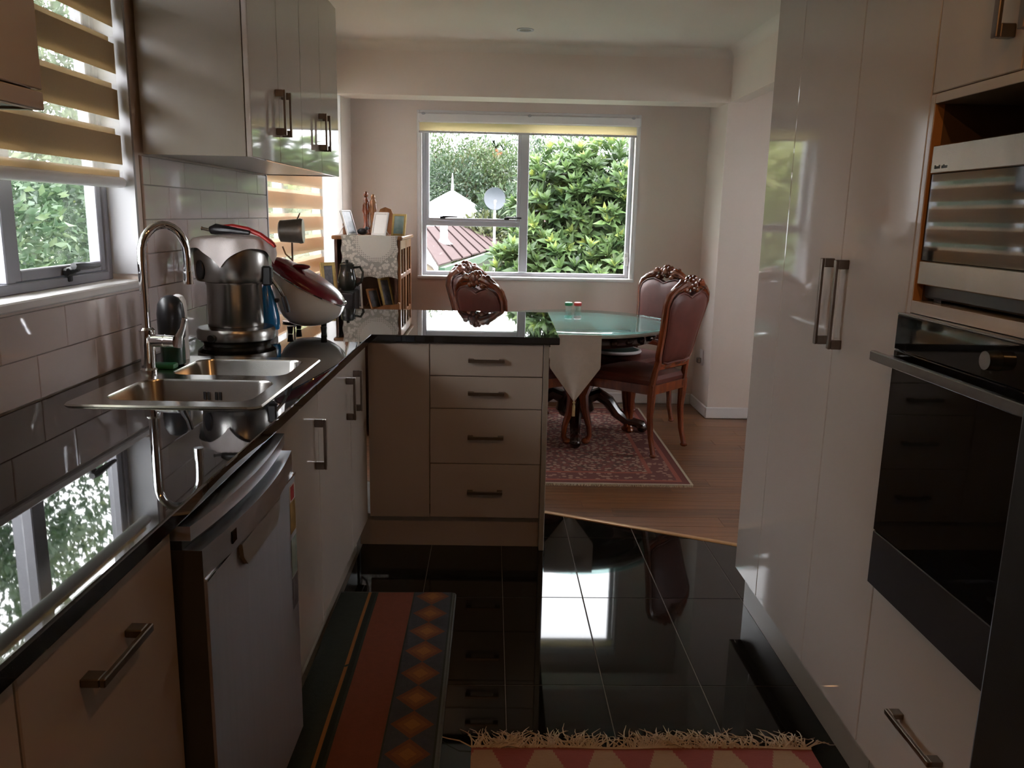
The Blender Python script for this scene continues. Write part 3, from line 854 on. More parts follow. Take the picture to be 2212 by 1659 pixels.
# sink
T = Thing('sink', 'stainless double-bowl sink set in the black worktop', 'sink', (-.31, -.955, .935), 'L')
zt = .9405
outer = rrect(-.558, -.072, -1.315, -.600, .03, zt)
bowls = [(-.492, -.112, -1.262, -.985, .055, .17), (-.455, -.112, -.918, -.648, .05, .13)]
bm = bmesh.new()
loops = [outer] + [rrect(b[0], b[1], b[2], b[3], b[4], zt) for b in bowls]
edges = []
for lp in loops:
    vs = [bm.verts.new(p) for p in lp]
    for i in range(len(vs)): edges.append(bm.edges.new((vs[i], vs[(i + 1) % len(vs)])))
bmesh.ops.triangle_fill(bm, use_beauty=True, use_dissolve=False, edges=edges)
bm.verts.index_update()
mb = MB().add([v.co[:] for v in bm.verts], [[v.index for v in f.verts] for f in bm.faces]); bm.free()
mb.loft([rrect(-.562, -.068, -1.319, -.596, .032, .9358), outer])
T.part('rim', mb, 'steel_sink', angle=25)
for (x0, x1, y0, y1, r_, dp) in bowls:
    m2 = MB()
    m2.loft([rrect(x0, x1, y0, y1, r_, zt), rrect(x0 + .003, x1 - .003, y0 + .003, y1 - .003, r_, zt - .006),
             rrect(x0 + .008, x1 - .008, y0 + .008, y1 - .008, r_, zt - dp * .8), rrect(x0 + .03, x1 - .03, y0 + .03, y1 - .03, r_ * .7, zt - dp),
             rrect(x0 + .12, x1 - .12, y0 + .11, y1 - .11, .02, zt - dp - .004)], False, True)
    bw = T.part('bowl', m2, 'steel_sink', angle=50)
    cx, cy = (x0 + x1) / 2, (y0 + y1) / 2
    T.part('drain', MB().lathe([(.0, zt - dp + .001), (.03, zt - dp + .001), (.036, zt - dp - .002)], 16, (cx, cy, 0), cap=False), 'chrome', bw)
    if dp > .15:
        ov = MB()
        for k in (-.022, -.011, .011, .022): ov.box(-.30 + k - .003, -.30 + k + .003, y1 - .0105, y1 - .007, zt - .058, zt - .034, .001)
        T.part('overflow_slots', ov, 'black', bw)

# tap
T = Thing('tap', 'tall chrome gooseneck mixer tap standing behind the sink bowls', 'tap', (-.525, -.878, .9405), 'L')
bx_, by_ = -.525, -.878
T.part('base', MB().lathe([(.026, 0), (.026, .006), (.021, .012), (.021, .075), (.0225, .08), (.0225, .125), (.016, .132)], 20, (bx_, by_, .941)), 'chrome')
path = [(bx_, by_, 1.07), (bx_, by_, 1.15)]
dx, dy = .047, .050
cxx, cyy = bx_ + dx, by_ + dy
path += [(bx_, by_, 1.22), (bx_, by_, 1.27)]
for k in range(1, 14):
    t = pi - pi * k / 14
    path.append((cxx + dx * cos(t), cyy + dy * cos(t), 1.285 + .088 * sin(t)))
path += [(bx_ + 2 * dx, by_ + 2 * dy, 1.27), (bx_ + 2 * dx, by_ + 2 * dy, 1.235)]
T.part('spout', MB().tube(path, .0125, 14), 'chrome')
T.part('spray_head', MB().cyl((bx_ + 2 * dx, by_ + 2 * dy, 1.234), (bx_ + 2 * dx, by_ + 2 * dy, 1.195), .0145, .0155), 'chrome')
T.part('mixer_body', MB().cyl((bx_ + .018, by_ - .004, 1.035), (bx_ + .088, by_ - .012, 1.035), .019).cyl((bx_ + .052, by_ - .008, 1.035), (bx_ + .056, by_ - .008, 1.035), .0196), 'chrome')
lev = MB().tube([(bx_ + .094, by_ - .013, 1.018), (bx_ + .100, by_ - .013, 1.05), (bx_ + .112, by_ - .013, 1.075), (bx_ + .120, by_ - .013, 1.105)], [.013, .011, .008, .008], 10)
T.part('lever', lev, 'chrome')

# things by the sink
T = Thing('soap_bottle', 'dark green soap bottle with a rounded black top behind the tap', 'bottle', (-.497, -.765, .9405), 'L')
T.part('body', MB().lathe([(.030, 0), (.036, .004), (.036, .075), (.033, .082)], 20, (-.497, -.765, .9415)), 'dkgreen')
T.part('cap', MB().lathe([(.036, .0825), (.040, .09), (.041, .16), (.037, .19), (.026, .209), (.010, .217)], 20, (-.497, -.765, .9415)), 'black')
single('detergent_bottle', MB().lathe([(.024, 0), (.026, .004), (.026, .17), (.024, .19), (.017, .205), (.006, .211)], 20, (-.513, -.662, .9408)), 'white', 'slim white rounded bottle standing right behind the black-topped soap bottle', 'bottle', (-.513, -.662, .9408), 'L')
single('dish_sponge', MB().box(-.55, -.465, -.845, -.805, .9407, .957, .006, 2), 'green', 'small green sponge lying on the sink ledge behind the tap', 'sponge', (-.5, -.82, .941), 'L')

# juice extractor
JX, JY = -.452, -.285
T = Thing('juice_extractor', 'stainless steel juice extractor with a white cloth over its top', 'juicer', (JX, JY, .936), 'L')
c0 = (JX, JY, .936)
T.part('base', MB().lathe([(.118, 0), (.122, .012)], 28, c0).lathe([(.128, .0125), (.139, .022), (.140, .05), (.134, .062), (.102, .068)], 32, c0), 'steel')
ft = MB()
for a in (30, 120, 210, 300): ft.cyl((JX + .10 * cos(radians(a)), JY + .10 * sin(radians(a)), .937), (JX + .10 * cos(radians(a)), JY + .10 * sin(radians(a)), .945), .014, n=10)
T.part('button', MB().cyl((JX - .045, JY - .133, .972), (JX - .047, JY - .145, .972), .013), 'black')
T.part('motor_housing', MB().lathe([(.098, .069), (.099, .072), (.097, .215), (.101, .222), (.101, .228)], 32, c0), 'steel')
T.part('bowl', MB().lathe([(.098, .2285), (.128, .233), (.134, .250), (.136, .33), (.128, .358), (.10, .372), (.05, .376)], 32, c0), 'steel')
ho = MB()
for j, s_ in enumerate((.0, .002)):
    pass
aa = radians(232)
hc = Vector((JX + .1352 * cos(aa), JY + .1352 * sin(aa), .936 + .275)); tu = Vector((-sin(aa), cos(aa), 0)); nn = Vector((cos(aa), sin(aa), 0))
ring0 = [tuple(hc + tu * (.022 * cos(t)) + Vector((0, 0, .036 * sin(t))) + nn * .000) for t in [2 * pi * k / 16 for k in range(16)]]
ring1 = [tuple(hc + tu * (.020 * cos(t)) + Vector((0, 0, .034 * sin(t))) + nn * .004) for t in [2 * pi * k / 16 for k in range(16)]]
T.part('spout_opening', MB().loft([ring0, ring1], True, True), 'black')
arm = T.part('locking_arm', MB().tube([(JX + .128, JY - .03, 1.215), (JX + .142, JY - .035, 1.185), (JX + .175, JY - .045, 1.145), (JX + .192, JY - .05, 1.115)], [.008, .007, .0065, .006], 8), 'chrome')
T.part('grip', MB().tube([(JX + .191, JY - .05, 1.117), (JX + .200, JY - .052, 1.085), (JX + .206, JY - .054, 1.060)], [.010, .0115, .010], 8), 'black', arm)
T.part('clip', MB().box(JX + .115, JY * 0 + JX + .150, JY - .055, JY - .02, 1.155, 1.225, .006), 'black')
T.part('chute', MB().lathe([(.045, .374), (.045, .384)], 20, c0), 'steel')

# white cloth draped on it (square, corner hanging to the front)
def cloth(u, v):
    # square turned so that one corner hangs towards the viewer
    a, b = u - .5, v - .5
    s_ = .305
    px = (a - b) * s_ * .70711 + .0; py = (a + b) * s_ * .70711
    py = py - .01
    r_ = sqrt(px * px + py * py)
    R_ = .118
    if r_ < R_: z = 1.3225 + .003 * sin(u * 19) * sin(v * 17) + .012 * (1 - r_ / R_)
    else:
        k = r_ - R_
        ang = math.atan2(py, px)
        rr = R_ + .034 * (1 - math.exp(-k / .025)) + .006 * sin(ang * 9)
        z = 1.3225 - max(0., k - .012) * 1.0 - .006 * (1 - math.exp(-k / .02))
        px, py = rr * cos(ang), rr * sin(ang)
    return (JX + .0 + px, JY + py, z)
single('tea_towel', MB().grid(cloth, 30, 30), 'towel', 'crumpled white cloth draped over the juice extractor with a corner hanging down', 'towel', (JX, JY, 1.32), 'L', angle=70)
T = Thing('kitchen_tool', 'red and black long-handled tool lying across the white cloth', 'kitchen tool', (JX + .02, JY - .03, 1.345), 'L')
zz = 1.352
T.part('red_band', MB().tube([(JX - .035, JY - .045, zz + .006), (JX + .02, JY - .05, zz + .010), (JX + .075, JY - .055, zz + .001), (JX + .12, JY - .06, zz - .016), (JX + .165, JY - .065, zz - .048), (JX + .172, JY - .066, zz - .058)], [.010, .013, .012, .011, .010, .007], 10, flat=.75), 'red')
T.part('grip', MB().tube([(JX - .055, JY - .060, zz - .004), (JX - .035, JY - .062, zz + .000), (JX + .02, JY - .066, zz - .003), (JX + .085, JY - .072, zz - .010)], [.014, .020, .013, .008], 10), 'black')
T.part('tip', MB().tube([(JX - .055, JY - .060, zz - .004), (JX - .082, JY - .058, zz + .001), (JX - .088, JY - .058, zz + .002)], [.006, .005, .007], 8), 'steel')

# blue bottle, slanted cooker, cup on stem
T = Thing('spray_bottle', 'bright blue cone-shaped bottle tucked behind the juice extractor', 'bottle', (-.388, -.098, .936), 'L')
T.part('body', MB().lathe([(.042, .028), (.046, .04), (.045, .075), (.034, .13), (.022, .175), (.014, .20)], 22, (-.388, -.098, .936)), 'blue')
T.part('cap', MB().lathe([(.034, 0), (.036, .004), (.036, .024), (.030, .0275)], 20, (-.388, -.098, .936)), 'white')
T.part('neck', MB().lathe([(.012, .2005), (.012, .225)], 14, (-.388, -.098, .936)), 'white')

KX, KY = -.262, .045
T = Thing('multi_cooker', 'rounded white cooker with a slanted dark red lid on the worktop corner', 'cooker', (KX, KY, .936), 'L')
def cooker_loop(t, ry, z_of, n=32):
    return None
# side profile in x-z; swept across y with an elliptical section
def prof_top(x):   # slanting top line
    return 1.215 - .0 * x
SL = .56           # slope of the parting plane
def shell(lower, grow=0., n=36):
    loops = []
    m = 9
    for k in range(m + 1):
        a = (pi / 2) * k / m
        f = cos(a) if lower else cos(a)
        ring = []
        for i in range(n):
            t = 2 * pi * i / n
            ex = (.150 + grow) * cos(t) * f ** .55 if f > 1e-4 else 0; ey = (.138 + grow) * sin(t) * f ** .55 if f > 1e-4 else 0
            zpart = 1.128 - SL * ex
            if lower:
                zb = .962
                z = zpart + (zb + .02 * (ex / .15) ** 2 - zpart) * sin(a) ** 1.1
                if ex > 0: z = max(z, .962 + .10 * max(0, (ex / .15)) ** 4 * cos(a))
            else: z = zpart + .052 * sin(a) ** .9
            ring.append((KX + ex - (0.0 if lower else .0), KY + ey, z))
        loops.append(ring)
    return loops
lo = shell(True); up = shell(False)
T.part('body', MB().loft(lo, False, True).loft([[(p[0], p[1], p[2]) for p in lo[0]]], False, False), 'cooker', angle=60)
lid = T.part('lid', MB().loft([[(p[0], p[1], p[2] + .002) for p in l] for l in up], True, True), 'darkred', angle=60)
T.part('rim_band', MB().tube([(p[0] * 1. + (p[0] - KX) * .012, p[1] + (p[1] - KY) * .012, p[2]) for p in lo[0]], .0035, 6, closed=True), 'chrome')
T.part('knob', MB().ball((KX - .02, KY - .03, 1.202), (.040, .030, .012), 14, 8), 'darkred', lid)
T.part('side_grip', MB().box(KX - .135, KX - .085, KY - .150, KY - .118, 1.068, 1.084, .004), 'black')
fm = MB().cyl((0, 0, .0005), (0, 0, .030), .010, .013, 10).mesh('foot', 'black')
for a, b in ((.075, -.07), (.045, .07), (-.06, -.07), (-.06, .07)): T.at('foot', fm, (KX + a, KY + b, .936))

T = Thing('metal_cup', 'small steel cup turned sideways on a thin wire stand behind the cooker', 'cup', (-.35, .33, .936), 'L')
cc = Vector((-.395, .33, 1.335)); dv = Vector((.95, .1, .02)).normalized()
M['cupsteel'] = P('dull_steel', (.62, .60, .54), .38, .8, var=.15, vscale=30)
T.part('cup', MB().tube([tuple(cc - dv * .052), tuple(cc - dv * .046), tuple(cc + dv * .030), tuple(cc + dv * .038), tuple(cc + dv * .052)], [.036, .046, .052, .055, .052], 22), 'cupsteel')
T.part('stem', MB().tube([(-.395, .33, .945), (-.395, .33, 1.10), (-.393, .33, 1.285)], .004, 8).tube([(-.395, .33, 1.21), (-.423, .33, 1.235), (-.435, .33, 1.268)], .0035, 8), 'handle')
T.part('base', MB().lathe([(.05, 0), (.052, .006), (.02, .012), (.006, .02)], 18, (-.395, .33, .936)), 'handle')
T.part('pin', MB().cyl((-.368, .33, 1.385), (-.355, .33, 1.412), .003), 'handle')

# ================================================================== KITCHEN, RIGHT RUN
PX = .93
T = Thing('pantry_cabinet', 'tall cream glossy pantry with long paired bar handles', 'cabinet', (1.25, 2.315, 0))
c = MB().box(PX + .020, 1.575, 2.814, 2.832, .15, 2.42).box(PX + .020, 1.575, 1.803, 1.820, .15, 2.42).box(PX + .02, 1.575, 1.82, 2.814, .15, .168).box(PX + .02, 1.575, 1.82, 2.814, 2.402, 2.42).box(1.565, 1.575, 1.82, 2.814, .168, 2.402)
T.part('carcass', c, 'side')
d0 = T.part('door', MB().box(PX, PX + .018, 2.592, 2.832, .148, 2.42, .002), 'gloss')
d1 = T.part('door', MB().box(PX, PX + .018, 2.1685, 2.589, .148, 2.42, .002), 'gloss')
d2 = T.part('door', MB().box(PX, PX + .018, 1.8005, 2.1655, .148, 2.42, .002), 'gloss')
T.at('handle', H_VR, (PX, 2.212, 1.207), d1); T.at('handle', H_VR, (PX, 2.120, 1.207), d2)
T.part('kickboard', MB().box(PX + .042, PX + .056, 1.80, 2.83, .001, .146), 'side')

OY0, OY1 = 1.20, 1.798
T = Thing('oven_tower', 'tall cream cabinet housing the microwave and oven beside the pantry', 'cabinet', (1.25, 1.5, 0))
FXR = PX + .0195
c = MB().box(FXR, 1.575, OY1 - .018, OY1, .15, 2.42, .001).box(FXR, 1.575, OY0, OY0 + .018, .15, 2.42, .001)
c.box(1.565, 1.575, OY0 + .018, OY1 - .018, .17, 2.40)
c.box(FXR, 1.565, OY0 + .018, OY1 - .018, 2.402, 2.42).box(FXR, 1.565, OY0 + .018, OY1 - .018, .15, .168)
T.part('carcass', c, 'side')
T.part('niche_lining', MB().box(FXR + .001, 1.56, OY1 - .0215, OY1 - .0185, 1.255, 1.668).box(FXR, 1.56, OY0 + .0185, OY0 + .0215, 1.255, 1.668).box(1.552, 1.563, OY0 + .022, OY1 - .022, 1.255, 1.668), 'niche', label='dark brown lining of the open niche')
T.part('edge_strip', MB().box(PX + .001, FXR + .002, OY1 - .0205, OY1 - .0185, 1.255, 1.668), 'edge', label='wood edge tinted orange for the warm lamplight')
T.part('side_edge', MB().box(PX, PX + .019, OY1 - .018, OY1 - .001, .574, 1.689, .001), 'gloss')
T.part('rail', MB().box(PX, 1.56, OY0 + .018, OY1 - .0185, 1.669, 1.689, .001), 'gloss')
T.part('shelf', MB().box(PX, 1.56, OY0 + .018, OY1 - .0185, 1.2275, 1.2545, .001), 'gloss')
for a, b, hy in ((1.501, OY1 - .0, 1.538), (OY0, 1.498, 1.462)):
    d = T.part('door', MB().box(PX, PX + .018, a, b - .0015, 1.691, 2.42, .002), 'gloss')
    T.at('handle', handle_mesh(.20, 'z', (-1, 0), .036, .018), (PX, hy, 1.85), d)
d = T.part('drawer', MB().box(PX, PX + .018, OY0, OY1 - .001, .148, .572, .002), 'gloss')
T.at('handle', H_HR, (PX, 1.53, .348), d)
T.part('kickboard', MB().box(PX + .042, PX + .056, OY0, OY1 - .001, .001, .146), 'side')
T.part('oven_shelf', MB().box(PX + .0, 1.56, OY0 + .018, OY1 - .0185, .5735, .577), 'side')

T = Thing('microwave', 'stainless microwave with a dark glass door inside the tower niche', 'microwave', (1.15, 1.5, 1.255))
a, b = OY0 + .030, OY1 - .0235
T.part('body', MB().box(PX + .022, 1.42, a, b, 1.262, 1.583, .004), 'black')
T.part('top_trim', MB().box(PX + .004, PX + .0215, a, b, 1.525, 1.583, .002), 'steel')
T.part('door_glass', MB().box(PX + .006, PX + .0215, a, b, 1.3425, 1.5245, .001), 'blackgloss')
T.part('bottom_trim', MB().box(PX + .004, PX + .0215, a, b, 1.291, 1.342, .002), 'steel')
T.part('foot', MB().box(PX + .03, PX + .05, a + .03, a + .06, 1.255, 1.2615), 'black'); T.part('foot', MB().box(PX + .03, PX + .05, b - .06, b - .03, 1.255, 1.2615), 'black')
lt = MB()
for k in range(9):
    if k != 4: lt.box(PX + .0034, PX + .0039, b - .016 - k * .0055 - .0042, b - .016 - k * .0055, 1.5345, 1.540 + (.002 if k % 3 == 0 else 0))
T.part('lettering', lt, 'black', label='tiny dark maker lettering')

T = Thing('oven', 'built-in black glass oven with a wide steel bar handle below the microwave', 'oven', (1.15, 1.5, .578))
a, b = OY0 + .019, OY1 - .0025 - .017
T.part('body', MB().box(PX + .002, 1.5, a, b, .579, 1.225), 'black')
T.part('control_panel', MB().box(PX - .020, PX + .001, OY0 + .002, OY1 - .004, 1.144, 1.222, .002), 'blackgloss')
T.part('top_trim', MB().box(PX - .021, PX + .001, OY0 + .002, OY1 - .004, 1.2222, 1.2265, .001), 'steel')
T.part('knob', MB().cyl((PX - .0205, 1.418, 1.183), (PX - .044, 1.418, 1.183), .019, .017, 20), 'steel')
T.part('door', MB().box(PX - .020, PX + .001, OY0 + .002, OY1 - .004, .7125, 1.1425, .002), 'blackgloss')
T.part('lower_glass', MB().box(PX - .020, PX + .001, OY0 + .002, OY1 - .004, .580, .7105, .002), 'oven_low', label='grey glass strip along the oven bottom')
hd = T.part('handle', MB().box(PX - .058, PX - .044, OY0 - .0, OY1 + .03, 1.112, 1.134, .002), 'steel')
for y in (OY0 + .03, OY1 - .03): T.part('handle_post', MB().box(PX - .0435, PX - .0205, y - .009, y + .009, 1.114, 1.132), 'steel', hd)

T = Thing('fridge', 'dark tall fridge at the right edge of the kitchen', 'fridge', (1.2, .8, 0))
T.part('body', MB().box(.875, 1.57, .50, 1.192, .02, 1.78, .006), 'fridge')
T.part('door', MB().box(.812, .872, .50, 1.192, .03, 1.78, .008, 2), 'fridge', angle=12)
hm = MB().tube([(.776, .56, .80), (.776, .56, 1.35)], .012, 10).cyl((.776, .56, .83), (.811, .56, .83), .009).cyl((.776, .56, 1.32), (.811, .56, 1.32), .009)
T.part('handle', hm, 'steel')
ff = MB()
for y in (.56, 1.13): ff.cyl((.92, y, .0005), (.92, y, .021), .02, n=10).cyl((1.5, y, .0005), (1.5, y, .021), .02, n=10)
T.part('foot', ff, 'black')

# ceiling lamps
def downlight(x, y, label, power=None, col=(1, .50, .18)):
    T = Thing('downlight', label, 'lamp', (x, y, CEIL))
    T.part('bezel', MB().lathe([(.045, -.001), (.052, -.004), (.052, -.0005)], 24, (x, y, CEIL), cap=False).lathe([(.045, -.001), (.036, .0 - .0035)], 24, (x, y, CEIL), cap=False), 'alu')
    m, nt, b = base('lamp_lens')
    if power:
        b.inputs['Emission Color'].default_value = (*col, 1); b.inputs['Emission Strength'].default_value = power * 12
    b.inputs['Base Color'].default_value = (.25, .24, .22, 1)
    T.part('lens', MB().lathe([(.036, -.0035), (.012, -.0042), (.0, -.0043)], 24, (x, y, CEIL), cap=False), m)
    if power:
        l = bpy.data.lights.new('bulb', 'SPOT'); l.energy = power; l.color = col; l.spot_size = radians(172); l.spot_blend = .4
        l.shadow_soft_size = .03
        o = bpy.data.objects.new('bulb', l); COL.objects.link(o); o.parent = T.e; o.location = (0, 0, -.012)
downlight(.186, 5.29, 'small round unlit downlight in the ceiling near the beam')
downlight(-.42, .70, 'warm halogen downlight above the near end of the worktop', LAMP_POWER)
downlight(.48, .55, 'warm halogen downlight in front of the fridge', LAMP_POWER)

# ================================================================== RUGS
T = Thing('runner_mat', 'long dark green mat with a rust stripe and a row of diamonds', 'mat', (-.556, 1.0, 0), rz=-.002)
x0, y0 = -.556, 1.0
def mat_pt(u, v):
    x = x0 + .434 * u; y = y0 + 1.885 * v
    return (x, y, .0095 + .0012 * sin(v * 23 + u * 3) - .004 * max(0, 2 * abs(u - .5) - .93) * 14)
me_ = MB().grid(mat_pt, 26, 60).box(x0 + .002, x0 + .432, y0 + .002, y0 + 1.883, .0008, .006)
T.part('pile', me_, 'runner')
T.part('binding', MB().tube([(x0 + .434, y0, .005), (x0 + .434, y0 + 1.872, .005), (x0 + .428, y0 + 1.883, .005), (x0, y0 + 1.885, .005)], .0045, 6), P('mat_binding', (.10, .11, .105), .8, var=.2, vscale=80), label='grey bound edge')
KX0, KY1 = -.035, 1.968
T = Thing('kilim_rug', 'red and beige woven kilim with a cream fringe in the foreground', 'rug', (KX0, KY1, 0))
kw = .93
T.part('weave', MB().grid(lambda u, v: (KX0 + kw * u + .012 * v * (u - .5), KY1 + .006 * sin(u * 11) * (1 - v) - 1.2 * v, .006 + .0012 * sin(u * 31) * sin(v * 40)), 60, 40).box(KX0 + .003, KX0 + kw - .003, KY1 - 1.2, KY1 - .006, .0008, .0042), 'kilim')
rnd = random.Random(3)
fr = MB()
k = 0
while k < 560:
    k += 1
    x = KX0 + rnd.random() * kw
    dens = .65 + .35 * sin(x * 23) * sin(x * 9 + 1)
    if rnd.random() > dens: continue
    L_ = rnd.uniform(.045, .105) * (1.35 if rnd.random() < .06 else 1)
    a = rnd.gauss(0, .55)
    c1 = rnd.uniform(-.02, .02)
    pts = []
    for j in range(5):
        t = j / 4
        pts.append((x + sin(a) * L_ * t + c1 * sin(pi * t), KY1 - .003 + cos(a) * L_ * t * .92, .006 + .012 * sin(pi * min(1, t * 1.1)) * rnd.uniform(.4, 1.3) - .004 * t))
    fr.tube(pts, [.0022, .0020, .0018, .0014, .0007], 4)
T.part('fringe', fr, 'fringe', kind='stuff', angle=80)
T.part('selvedge', MB().tube([(KX0 + kw * i / 40, KY1 + .006 * sin(i / 40 * 11), .0065) for i in range(41)], .004, 5), 'fringe')
T = Thing('persian_rug', 'red patterned persian rug under the dining table', 'rug', (.335, 5.10, 0), rz=-.012)
def prug(u, v): return (.335 - .79 + 1.58 * u, 5.10 - .90 + 1.80 * v, .0095 + .0006 * sin(u * 30 + v * 9))
T.part('pile', MB().grid(prug, 20, 20).box(.335 - .789, .335 + .789, 4.201, 5.999, .0008, .007), 'persian')
fr = MB()
for i in range(260):
    x = .335 - .785 + 1.57 * (i + rnd.random()) / 260
    fr.tube([(x, 4.201, .005), (x + rnd.uniform(-.004, .004), 4.188, .004), (x + rnd.uniform(-.006, .006), 4.178, .002)], [.0022, .002, .001], 4)
T.part('fringe', fr, 'fringe', kind='stuff', angle=80)
RUG = .0105

# ================================================================== DINING TABLE
TX, TY = .575, 5.32
T = Thing('dining_table', 'round dining table with a turquoise glass top on a carved dark pedestal', 'table', (TX, TY, RUG))
T.part('glass_top', MB().lathe([(.600, .746), (.612, .748), (.615, .752), (.612, .756), (.60, .758)], 64, (TX, TY, 0)), 'tableglass', angle=6)
T.part('wooden_top', MB().lathe([(.555, .716), (.585, .720), (.590, .730), (.585, .7415), (.575, .742)], 56, (TX, TY, 0)), P('pale_turquoise_table_top', (.52, .76, .76), .3, var=.3, vscale=4, col2=(.56, .66, .62)), angle=6)
ap = MB().lathe([(.47, .640), (.485, .645), (.49, .66), (.48, .69), (.49, .7155), (.45, .7155), (.45, .64)], 56, (TX, TY, 0), cap=False)
T.part('apron', ap, 'darkwood')
cvm = [MB().ball((0, 0, 0), (.022, .022, .020 + .008 * q), 8, 6).mesh('rosette', 'darkwood') for q in (0, 1)]
for k in range(26):
    a = 2 * pi * k / 26
    T.at('rosette', cvm[k % 2], (TX + .492 * cos(a), TY + .492 * sin(a), .676))
ped = MB().lathe([(.10, .12), (.13, .16), (.115, .22), (.07, .28), (.085, .33), (.12, .40), (.105, .47), (.06, .53), (.075, .57), (.16, .62), (.30, .70), (.30, .7155)], 28, (TX, TY, 0))
T.part('pedestal', ped, 'darkwood')
for k in range(4):
    a = radians(-5 + 90 * k)
    d = Vector((cos(a), sin(a), 0)); o_ = Vector((TX, TY, 0))
    pts = [o_ + d * r_ + Vector((0, 0, z)) for r_, z in ((.08, .235), (.15, .265), (.22, .22), (.28, .14), (.35, .085), (.41, .075), (.45, .060), (.455, .046))]
    l = MB().tube([tuple(p) for p in pts], [.045, .046, .043, .038, .032, .030, .034, .034], 10)
    l.ball(tuple(o_ + d * .455 + Vector((0, 0, RUG + .034))), (.037, .037, .033), 10, 8)
    T.part('leg', l, 'darkwood')
# runner cloth: lies between wood and glass, hangs in front
YF = TY - .600
mb = MB()
hang = 24
def rh(u, v):
    s_ = .40 * v; hw = .150
    k = hw if s_ < .195 else hw * max(.004, 1 - (s_ - .195) / .205)
    return (.502 + (u - .5) * 2 * k, YF - .011 + .004 * sin(u * 9 + 2) * min(1, s_ * 6), .7445 - s_)
mb.grid(rh, 16, 26)
T2 = Thing('table_runner', 'cream pointed table runner hanging over the front edge of the glass table', 'table runner', (.502, YF, .7445))
T2.part('cloth', mb, 'cream_cloth', angle=60)
T2.part('top_cloth', MB().grid(lambda u, v: (.502 + (u - .5) * .30, YF - .011 + .62 * v, .7446), 8, 20), 'cream_cloth', angle=60)
tas = MB().ball((.502, YF - .011, .340), .008, 8, 6)
for k in range(14):
    a = 2 * pi * k / 14
    tas.tube([(.502, YF - .011, .338), (.502 + .007 * cos(a), YF - .011 + .006 * sin(a), .318), (.502 + .008 * cos(a), YF - .011 + .007 * sin(a), .256)], [.0018, .0018, .0012], 4)
T2.part('tassel', tas, 'gold_thread', angle=80)
for nm, x, m_, lab in (('salt_shaker', .562, 'green', 'small shaker with a green top on the glass table'), ('pepper_shaker', .628, 'red', 'small shaker with a red top on the glass table')):
    T = Thing(nm, lab, 'shaker', (x, 5.86, .7585))
    T.part('jar', MB().lathe([(.020, 0), (.022, .004), (.022, .030), (.020, .033)], 16, (x, 5.86, .7588)), P('shaker_glass_' + m_, (.45, .42, .36), .2, var=.2))
    T.part('lid', MB().lathe([(.0235, .0333), (.028, .036), (.028, .056), (.022, .060)], 16, (x, 5.86, .7588)), m_)

